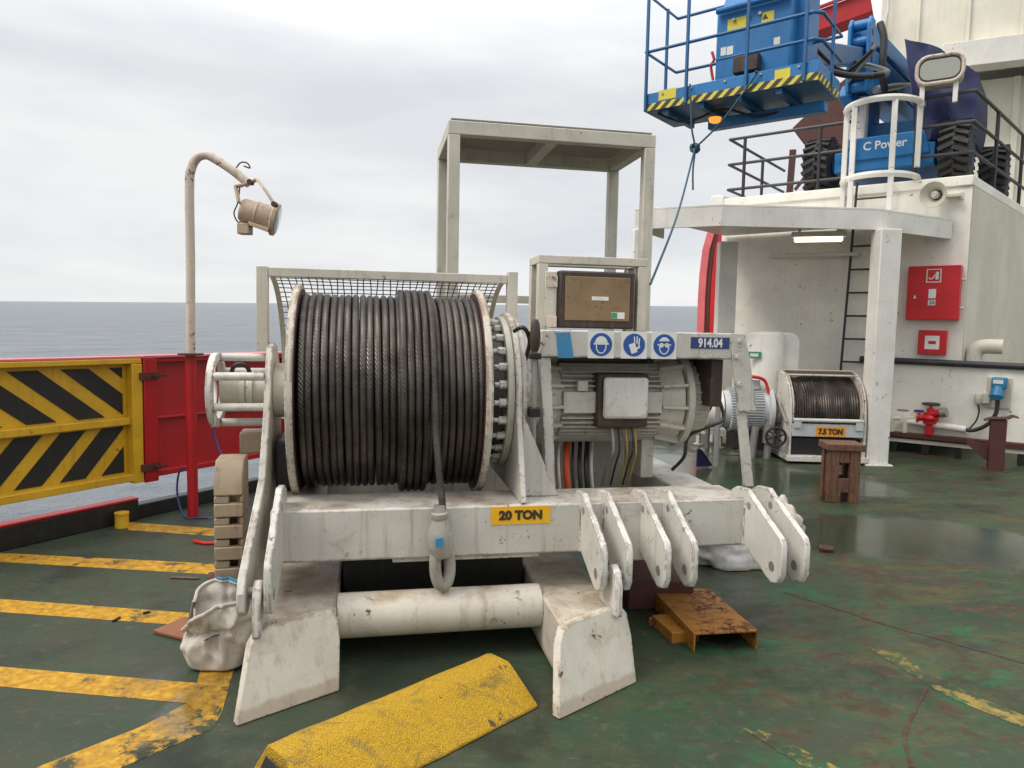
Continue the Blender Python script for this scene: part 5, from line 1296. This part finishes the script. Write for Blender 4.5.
# boom lift
LO = Frame(D.w((0, 0, ZR)), YD)
lift = thing('boom_lift', 'blue articulated boom lift parked on the deckhouse roof with its basket out over the canopy', 'boom lift', LO)
def wheel(u, v, r=.42, w1=.36):
    wm = MB(); wm.lathe((u-w1/2, v, r), (1, 0, 0), [(0, r*.55), (0, r*.86), (.04, r*.95), (w1-.04, r*.95), (w1, r*.86), (w1, r*.55)], 40)
    for k in range(22):
        a = 2*math.pi*k/22
        for s in (0, 1):
            aa = a+s*math.pi/22; da = Vector((0, math.cos(aa), math.sin(aa))); ta = Vector((0, -math.sin(aa), math.cos(aa)))
            c0 = Vector((u, v, r))+da*r*.965
            pm = c0+Vector((.01 if s else -.01, 0, 0)); pe = c0+Vector((-w1*.5 if s else w1*.5, 0, 0))+ta*.085
            wm.bar(pm, pe, .055, .065, da)
    wo = wm.build('wheel', 'rubber', lift)
    MB().lathe((u-w1/2-.005, v, r), (1, 0, 0), [(0, 0), (0, r*.2), (.05, r*.22), (.05, r*.5), (-.0, r*.56), (w1+.01, r*.56), (w1-.04, r*.5), (w1-.04, r*.2), (w1+.01, 0)], 28).build('wheel_rim', 'blue', wo)
for u, v in ((-.27, .48), (-2.08, .48), (.02, 2.4), (-2.08, 2.4)): wheel(u, v)
chs = MB(); chs.box(-1.82, -.5, .18, 2.6, .25, .55); chs.box(-2.0, -.35, .4, .58, .33, .47); chs.box(-2.0, -.35, 2.3, 2.5, .33, .47)
chs.prism([(-1.75, .40), (-.55, .40), (-.65, .72), (-1.65, .72)], 'v', .14, .5)
cho = chs.build('chassis', 'blue', lift, .015)
pw0 = LO.v(889, 153, .14)
text('lettering', 'C Power', .165, 'wink', cho, LO.v(884, 153, .135).x, .135, .58, .95, .02)
# turntable and mast
MB().lathe((-1.15, 1.3, .56), (0, 0, 1), [(0, .55), (.12, .55), (.12, .45), (.2, .45)], 36).build('turntable', 'bluedk', lift, .01)
pa = MB(); pa.box(-1.55, -.85, .9, 1.9, .77, 1.1); pa.box(-1.72, -1.5, .75, 1.5, .77, 1.6); pa.build('turret', 'bluedk', lift, .03)
MB().box(-1.78, -1.5, .55, .74, .75, 1.45).build('counter_panel', 'lug', lift, .02)
# folded booms: upright link plates and three stacked booms running back to the right
m0, m1 = LO.v(846, 95, .2), LO.v(873, 15, .2)
for dx in (0, (m1.x-m0.x)-.05):
    lpz_ = MB().prism([(.12, m0.z), (.42, m0.z), (.46, m1.z-.15), (.40, m1.z), (.20, m1.z), (.10, m1.z-.12)], 'u', m0.x+dx, m0.x+dx+.05).build('link_plate', 'blue', lift, .015)
for t in (.2, .45, .62, .8): z = m0.z+(m1.z-m0.z)*t; MB().lathe((m1.x+.0, .27, z), (1, 0, 0), [(0, .05), (.006, .05), (.006, 0)], 14).build('pin_boss', 'dark', lpz_)
for t in (.10, .30, .70, .92): z = m0.z+(m1.z-m0.z)*t; MB().cyl((m0.x+.05, .27, z), (m1.x-.04, .27, z), .075, 16).build('cross_tube', 'blue', lift)
hb = (m1.z-m0.z)
for zo in (.84, .52, .22):
    z = m0.z+hb*zo
    MB().bar((m1.x-.19, .45, z), (m1.x+.10, 3.2, z-.12), .34, .27).build('folded_boom', 'blue', lift, .02)
MB().bar((m0.x-.05, .3, m0.z+.1), (m0.x+.25, 1.3, .9), .16, .22).build('lift_arm', 'blue', lift, .02)
hs1 = [LO.v(880, 23, .02), LO.v(884, 40, .0), LO.v(882, 70, .02), LO.v(885, 90, .3)]
MB().tube(smoothpath(hs1, 5), .05, 10).build('hydraulic_hose', 'cablek', lift)
# tarp over the engine side
tp = []
tpx = [((904, 38), .9), ((940, 48), .9), ((978, 74), 1.3), ((977, 100), 1.0), ((972, 135), .8), ((930, 140), .55), ((915, 138), .6), ((912, 90), .55)]
tf0 = [LO.v(x, y, v) for (x, y), v in tpx]
n = len(tf0); tm = MB()
cenp = sum(tf0, Vector())/n
grid = []
# front sheet: radial rings with folds
rings = 7; vs = []
for i in range(rings+1):
    t = i/rings
    for j in range(n*6):
        a = j/6; p = tf0[int(a) % n].lerp(tf0[(int(a)+1) % n], a-int(a))
        q = (cenp+Vector((0, -.28, 0))).lerp(p, t)
        q.y += .10*noise.noise(Vector((q.x*4, q.z*3, 2)))+.05*math.sin(q.x*16+q.z*5+3*noise.noise(Vector((q.x*2, q.z*2, 0))))*t+.05*abs(noise.noise(Vector((q.x*7, q.z*2.5, 5))))
        vs.append(q)
k = n*6
for (dv) in (.5, 1.0):
    for j in range(k): q = vs[rings*k+j].copy(); q.y += 1.5*dv; q.x -= .0; vs.append(q)
nr = rings+2
fs = [(i*k+j, i*k+(j+1) % k, (i+1)*k+(j+1) % k, (i+1)*k+j) for i in range(nr) for j in range(k)]+[tuple(range(nr*k, nr*k+k))]
tm.add(vs, fs); o = tm.build('engine_tarp', 'tarp', lift)
# basket
KB = Frame(aty(644, 112, 7.2), YD)      # front-left lower corner
def bk(p): return LO.loc(KB.w(p))
# the basket's local axes equal the lift's, so shift by its corner
bo3 = LO.loc(KB.o)
bw1 = KB.v(818, 84, 0).x; bd = .66
fl_ = MB()
def sbox(mb, a0, a1, b0, b1, c0, c1): mb.box(bo3.x+a0, bo3.x+a1, bo3.y+b0, bo3.y+b1, bo3.z+c0, bo3.z+c1)
kp = MB(); kz = KB.v(645, 94.5, 0).z
sbox(kp, 0, bw1, 0, .025, .0, kz); sbox(kp, 0, bw1, bd-.025, bd, .0, kz); sbox(kp, 0, .025, .026, bd-.026, 0, kz); sbox(kp, bw1-.025, bw1, .026, bd-.026, 0, kz)
bsk = kp.build('basket', 'blue', lift, .004)
fm = MB(); sbox(fm, .03, bw1-.03, .03, bd-.03, .0, .012); 
for t in (.12, .34, .56, .78): sbox(fm, bw1*t, bw1*t+.05, .03, bd-.03, -.05, -.001)
fm.build('basket_floor', 'bluedk', bsk)
MB().box(bo3.x+bw1*.3, bo3.x+bw1*.97, bo3.y+bd*.6, bo3.y+bd*.78, bo3.z-.15, bo3.z-.055).build('support_arm', 'blue', bsk, .01)
rl = MB(); zm_, ztp = .56, 1.10; nx = .03
def RP(u, v, z): return Vector((bo3.x+u, bo3.y+v, bo3.z+z))
for z in (zm_, ztp):
    rl.tube([RP(0, 0, z), RP(bw1-.06, 0, z), RP(bw1, .06, z), RP(bw1, bd, z), RP(0, bd, z)], .016, 8, closed=True)
rl.tube([RP(bw1*.62, .0, .34), RP(bw1-.05, 0, .34), RP(bw1, .06, .34), RP(bw1, bd, .34)], .015, 8)
rl.build('guard_rail', 'bluedk', bsk)
for u, v in ((.02, 0), (.27*bw1, 0), (.62*bw1, 0), (.93*bw1, 0), (.02, bd*.62), (.33*bw1, bd), (.75*bw1, bd), (bw1, bd*.6)): MB().bar(RP(u, v-.012, .0), RP(u, v-.012, ztp), .028, .028).build('rail_post', 'bluedk', bsk, .006)
zs = MB(); yz = MB(); hst = kz*.40
yz.prism([(bo3.x+.003, bo3.z), (bo3.x+bw1, bo3.z), (bo3.x+bw1, bo3.z+hst), (bo3.x+.003, bo3.z+hst)], 'v', bo3.y-.003, bo3.y-.0005)
yz.prism([(bo3.y+.003, bo3.z), (bo3.y+bd, bo3.z), (bo3.y+bd, bo3.z+hst), (bo3.y+.003, bo3.z+hst)], 'u', bo3.x+bw1+.0005, bo3.x+bw1+.003)
yo = yz.build('hazard_band', mk_emit('hazard_yellow', (.62, .56, .08), 0), bsk, smooth=False)
k = 0; sw_ = .052
while k*2*sw_ < bw1+.1:
    u = k*2*sw_; po = [(bo3.x+u-.04, bo3.z), (bo3.x+u+sw_-.04, bo3.z), (bo3.x+u+sw_+.03, bo3.z+hst), (bo3.x+u+.03, bo3.z+hst)]
    po = clip(clip(po, lambda p: bo3.x+bw1-p[0]), lambda p: p[0]-bo3.x)
    if len(po) > 2: zs.prism(po, 'v', bo3.y-.0055, bo3.y-.0035)
    po = [(p[0]-bo3.x+bo3.y, p[1]) for p in [(bo3.x+u-.04, bo3.z), (bo3.x+u+sw_-.04, bo3.z), (bo3.x+u+sw_+.03, bo3.z+hst), (bo3.x+u+.03, bo3.z+hst)]]
    po = clip(clip(po, lambda p: bo3.y+bd-p[0]), lambda p: p[0]-bo3.y)
    if len(po) > 2: zs.prism(po, 'u', bo3.x+bw1+.0035, bo3.x+bw1+.0055)
    k += 1
zs.build('black_stripes', 'ink', yo, smooth=False)
M['stky'] = paint('sticker_yellow', (.72, .60, .05), .45, dirt=(.4, .3, .05), amt=.4, streak=False)
def basket_sticker(px0, px1, v, mat, parent, name='sticker'):
    a, b2 = KB.v(*px0, v), KB.v(*px1, v)
    return MB().box(bo3.x+a.x, bo3.x+b2.x, bo3.y+v-.004, bo3.y+v-.001, bo3.z+b2.z, bo3.z+a.z).build(name, mat, parent, smooth=False)
basket_sticker((659, 91), (676, 97.5), 0, 'stky', bsk, 'warning_sticker'); basket_sticker((775, 70.5), (790, 79), 0, 'stky', bsk, 'warning_sticker')
# control console standing in the basket
cv = .30
a, b2 = KB.v(717, 12, cv), KB.v(789, 80, cv)
cn = MB(); cn.box(bo3.x+a.x, bo3.x+b2.x, bo3.y+cv, bo3.y+cv+.4, bo3.z+.02, bo3.z+a.z)
cn.prism([(bo3.y+cv-.03, bo3.z+a.z+.002), (bo3.y+cv+.42, bo3.z+a.z+.002), (bo3.y+cv+.36, bo3.z+a.z+.32), (bo3.y+cv+.1, bo3.z+a.z+.22)], 'u', bo3.x+a.x+.06, bo3.x+b2.x-.02)
cno = cn.build('console', 'blue', bsk, .02)
cnr = MB(); cnr.tube([(bo3.x+a.x+.02, bo3.y+cv-.05, bo3.z+a.z-.02), (bo3.x+b2.x, bo3.y+cv-.05, bo3.z+a.z-.02)], .028, 10); cnr.build('console_bar', 'blue', cno)
zmid = KB.v(760, 50, cv).z
MB().box(bo3.x+a.x, bo3.x+b2.x, bo3.y+cv-.008, bo3.y+cv-.001, bo3.z+zmid-.006, bo3.z+zmid+.006).build('console_seam', 'sky', cno)
basket_sticker((728, 20), (746, 28), cv, 'stky', cno, 'warning_sticker'); ws = basket_sticker((762, 13), (774, 20), cv, 'stky', cno, 'warning_sticker')
p = KB.v(765.5, 16.8, cv); MB().prism([(bo3.x+p.x-.028, bo3.z+p.z-.022), (bo3.x+p.x+.028, bo3.z+p.z-.022), (bo3.x+p.x, bo3.z+p.z+.026)], 'v', bo3.y+cv-.006, bo3.y+cv-.0045).build('warning_mark', 'ink', ws)
for q0, q1 in (((721, 48), (726, 55)), ((727, 47), (733, 54)), ((774, 38), (780, 44))): basket_sticker(q0, q1, cv, 'wink', cno, 'white_sticker')
a2, b3 = KB.v(737, 60, cv), KB.v(761, 72, cv)
MB().box(bo3.x+a2.x, bo3.x+b3.x, bo3.y+cv-.10, bo3.y+cv-.002, bo3.z+b3.z, bo3.z+a2.z).build('foot_switch', 'brownbox', cno, .01)
# jib between basket and link plates
MB().bar(RP(bw1*.75, bd+.02, .5), Vector((m0.x+.1, .3, m0.z+.55)), .2, .24).build('jib', 'bluedk', lift, .02)
MB().box(bo3.x+bw1*.62, bo3.x+bw1*.85, bo3.y+bd*.7, bo3.y+bd+.15, bo3.z+.2, bo3.z+1.15).build('rotator', 'blue', lift, .03)
MB().tube(smoothpath([RP(bw1*.75, bd+.1, .45), RP(bw1*1.0, bd+.3, .3), RP(bw1*1.15, bd+.7, .4), Vector((m0.x, .2, m0.z+.5))], 6), .03, 10).build('hose_bundle', 'cablek', lift)
eh = MB(); 
eh.tube(smoothpath([KB.v(712, 52, bd)+bo3, KB.v(714, 60, bd)+bo3, KB.v(711, 66, bd)+bo3, KB.v(713, 80, bd)+bo3], 4), .015, 6); eh.build('red_hook', 'redbright', bsk)
BE = KB.v(715, 119, .3)+bo3
MB().lathe(Vector((BE.x, BE.y, BE.z-.04)), (0, 0, 1), [(0, .02), (.012, .05), (.04, .06), (.05, .06)], 16).build('amber_light', 'beacon', bsk)
for i_, (dz, dv, r_) in enumerate(((.62, .12, .02),)):
    MB().tube(smoothpath([RP(bw1*.8, bd+.1, dz), RP(bw1*.95, bd+.35+dv, dz-.22), RP(bw1*1.08, bd+.6+dv, dz+.05), Vector((m0.x-.05, .35+dv, m0.z+.25+.2*i_)), Vector((m0.x+.1, .5, m0.z+.4+.15*i_))], 6), r_, 8).build('hydraulic_hose', 'cablek', lift)
MB().cyl((m1.x+.05, .35, m0.z+.05), (m1.x+.12, 2.6, m1.z-.35), .055, 12).build('lift_cylinder', 'steel', lift)
MB().tube(smoothpath([RP(.1, .1, -.005), RP(.35, .2, -.10), RP(.7, .25, -.03), RP(1.0, .35, -.11), RP(bw1*.9, .5, -.04)], 6), .012, 6).build('basket_cable', 'cablek', bsk)
for u_ in (.12, .3, .5, .7, .9): MB().cyl(RP(bw1*u_, -.003, kz*.82), RP(bw1*u_, -.012, kz*.82), .012, 6).build('bolt', 'steel', bsk)
for u_ in (.25, .45, .6): MB().cyl((bo3.x+a.x+(b2.x-a.x)*u_, bo3.y+cv+.02, bo3.z+a.z-.12), (bo3.x+a.x+(b2.x-a.x)*u_, bo3.y+cv-.03, bo3.z+a.z-.12), .015, 8).build('latch', 'steel', cno)
# blue rope from the basket
k0 = KB.v(691, 108, -.03); k1 = KB.v(755, 76, -.03)
kn = KB.v(695, 148, .05)
RPF = Frame(KB.o, YD)
rpe = thing('mooring_rope', 'thin blue rope knotted below the lift basket and led down to the winch frame', 'rope', RPF)
fend = RPF.loc(W.w(W.v(650.5, 284, 1.39)))
r1 = MB(); r1.tube(smoothpath([KB.v(690, 84, -.05), k0, KB.v(692, 130, .0), kn, KB.v(693, 170, .05), KB.v(693, 190, .05)], 5), .009, 7)
r1.tube(smoothpath([KB.v(755, 72, -.05), k1, KB.v(722, 121, .0), kn], 5), .009, 7)
mid = kn.lerp(fend, .45); mid.z -= .12
r1.tube(smoothpath([kn, mid, fend], 8), .009, 7)
r1.build('rope_strand', 'ropeb', rpe)
kt = MB(); kt.tube([kn+Vector((.03*math.cos(t), .03*math.sin(t*1.7), .035*math.sin(t))) for t in [i*.5 for i in range(26)]], .015, 7); kt.build('knot', 'ropeb', rpe)

# red crane parts behind
CRF = Frame(aty(845, 20, 15), R(-30))
cr = thing('crane_boom', 'red steel crane boom crossing the sky behind the boom lift', 'crane', CRF)
a, b2 = CRF.v(815, 27, 0), CRF.v(872, 6, 0)
MB().bar(a, b2, .5, .42).build('boom_box', 'red', cr, .02)
MB().bar(a+Vector((0, -.3, .23)), b2+Vector((0, -.3, .23)), .06, .05).bar(a+Vector((0, -.3, -.2)), b2+Vector((0, -.3, -.2)), .06, .05).build('boom_flange', 'red', cr)
q0, q1 = CRF.v(790, 130, 0), CRF.v(860, 60, 0)
cd = MB(); cd.prism([(CRF.v(x, y, 0).x, CRF.v(x, y, 0).z) for x, y in ((792, 128), (806, 146), (836, 148), (856, 138), (856, 70), (838, 84))], 'v', 0, .6)
cd.build('crane_base', 'dkred', cr, .02)
MB().bar(CRF.v(793, 150, .2), CRF.v(789, 200, .2), .12, .12).bar(CRF.v(852, 150, .2), CRF.v(852, 200, .2), .12, .12).bar(CRF.v(795, 190, .1), CRF.v(845, 125, .1), .06, .06).build('crane_leg', 'dkred', cr)

# superstructure, top right
SS = Frame(aty(960, 60, 15.5), R(-25))
ss = thing('superstructure', 'cream ribbed wall of the ship\'s superstructure at the top right', 'building', SS)
x0 = SS.v(884, 20, 0).x; zb1 = SS.v(960, 58, 0).z
MB().box(x0, x0+9, 0, 4, zb1, zb1+6).build('upper_wall', 'superw', ss)
rbm = MB()
for x in (884, 918, 968, 1022): p = SS.v(x, 20, 0).x; rbm.box(p-.035, p+.035, -.07, -.002, zb1+.2, zb1+6)
for x in (1075, 1130): p = SS.v(x, 20, 0).x; rbm.box(p-.035, p+.035, -.07, -.002, zb1+.2, zb1+6)
rbm.build('wall_rib', 'superw', ss, .006)
MB().box(x0+1.1, x0+9, -.45, -.002, zb1-.32, zb1+.18).build('edge_beam', 'canopy', ss, .01)
MB().box(x0+1.5, x0+9, .6, 3, -8, zb1-.33).build('lower_wall', 'superw', ss)
pp = MB()
for x in (1014,): p = SS.v(x, 120, .6).x; pp.box(p-.06, p+.06, .5, .598, -5, zb1-.34)
pp.build('wall_post', 'superw', ss)
SL = Frame(SS.w(SS.v(992, 67, .2)), R(-25)); ln = SS.v(1009, 64, .2).x-SS.v(976, 71, .2).x
sl = thing('batten_light', 'long cream batten light below the superstructure edge beam', 'light', SL)
MB().box(-ln/2, ln/2, -.08, .08, 0, .12).build('light_housing', 'cream', sl, .01); MB().box(-ln/2+.06, ln/2-.06, -.05, .05, -.06, -.002).build('light_diffuser', 'wink', sl, .02)
MB().bar((0, 0, .12), (0, 0, .45), .05, .05).build('hanger', 'cream', sl)
p = SS.v(888, 10, -.15); MB().tube([(p.x-.1, -.15, p.z-.6), (p.x, -.15, p.z), (p.x-.05, -.15, p.z+3)], .03, 8).build('pipe', 'canopy', ss)
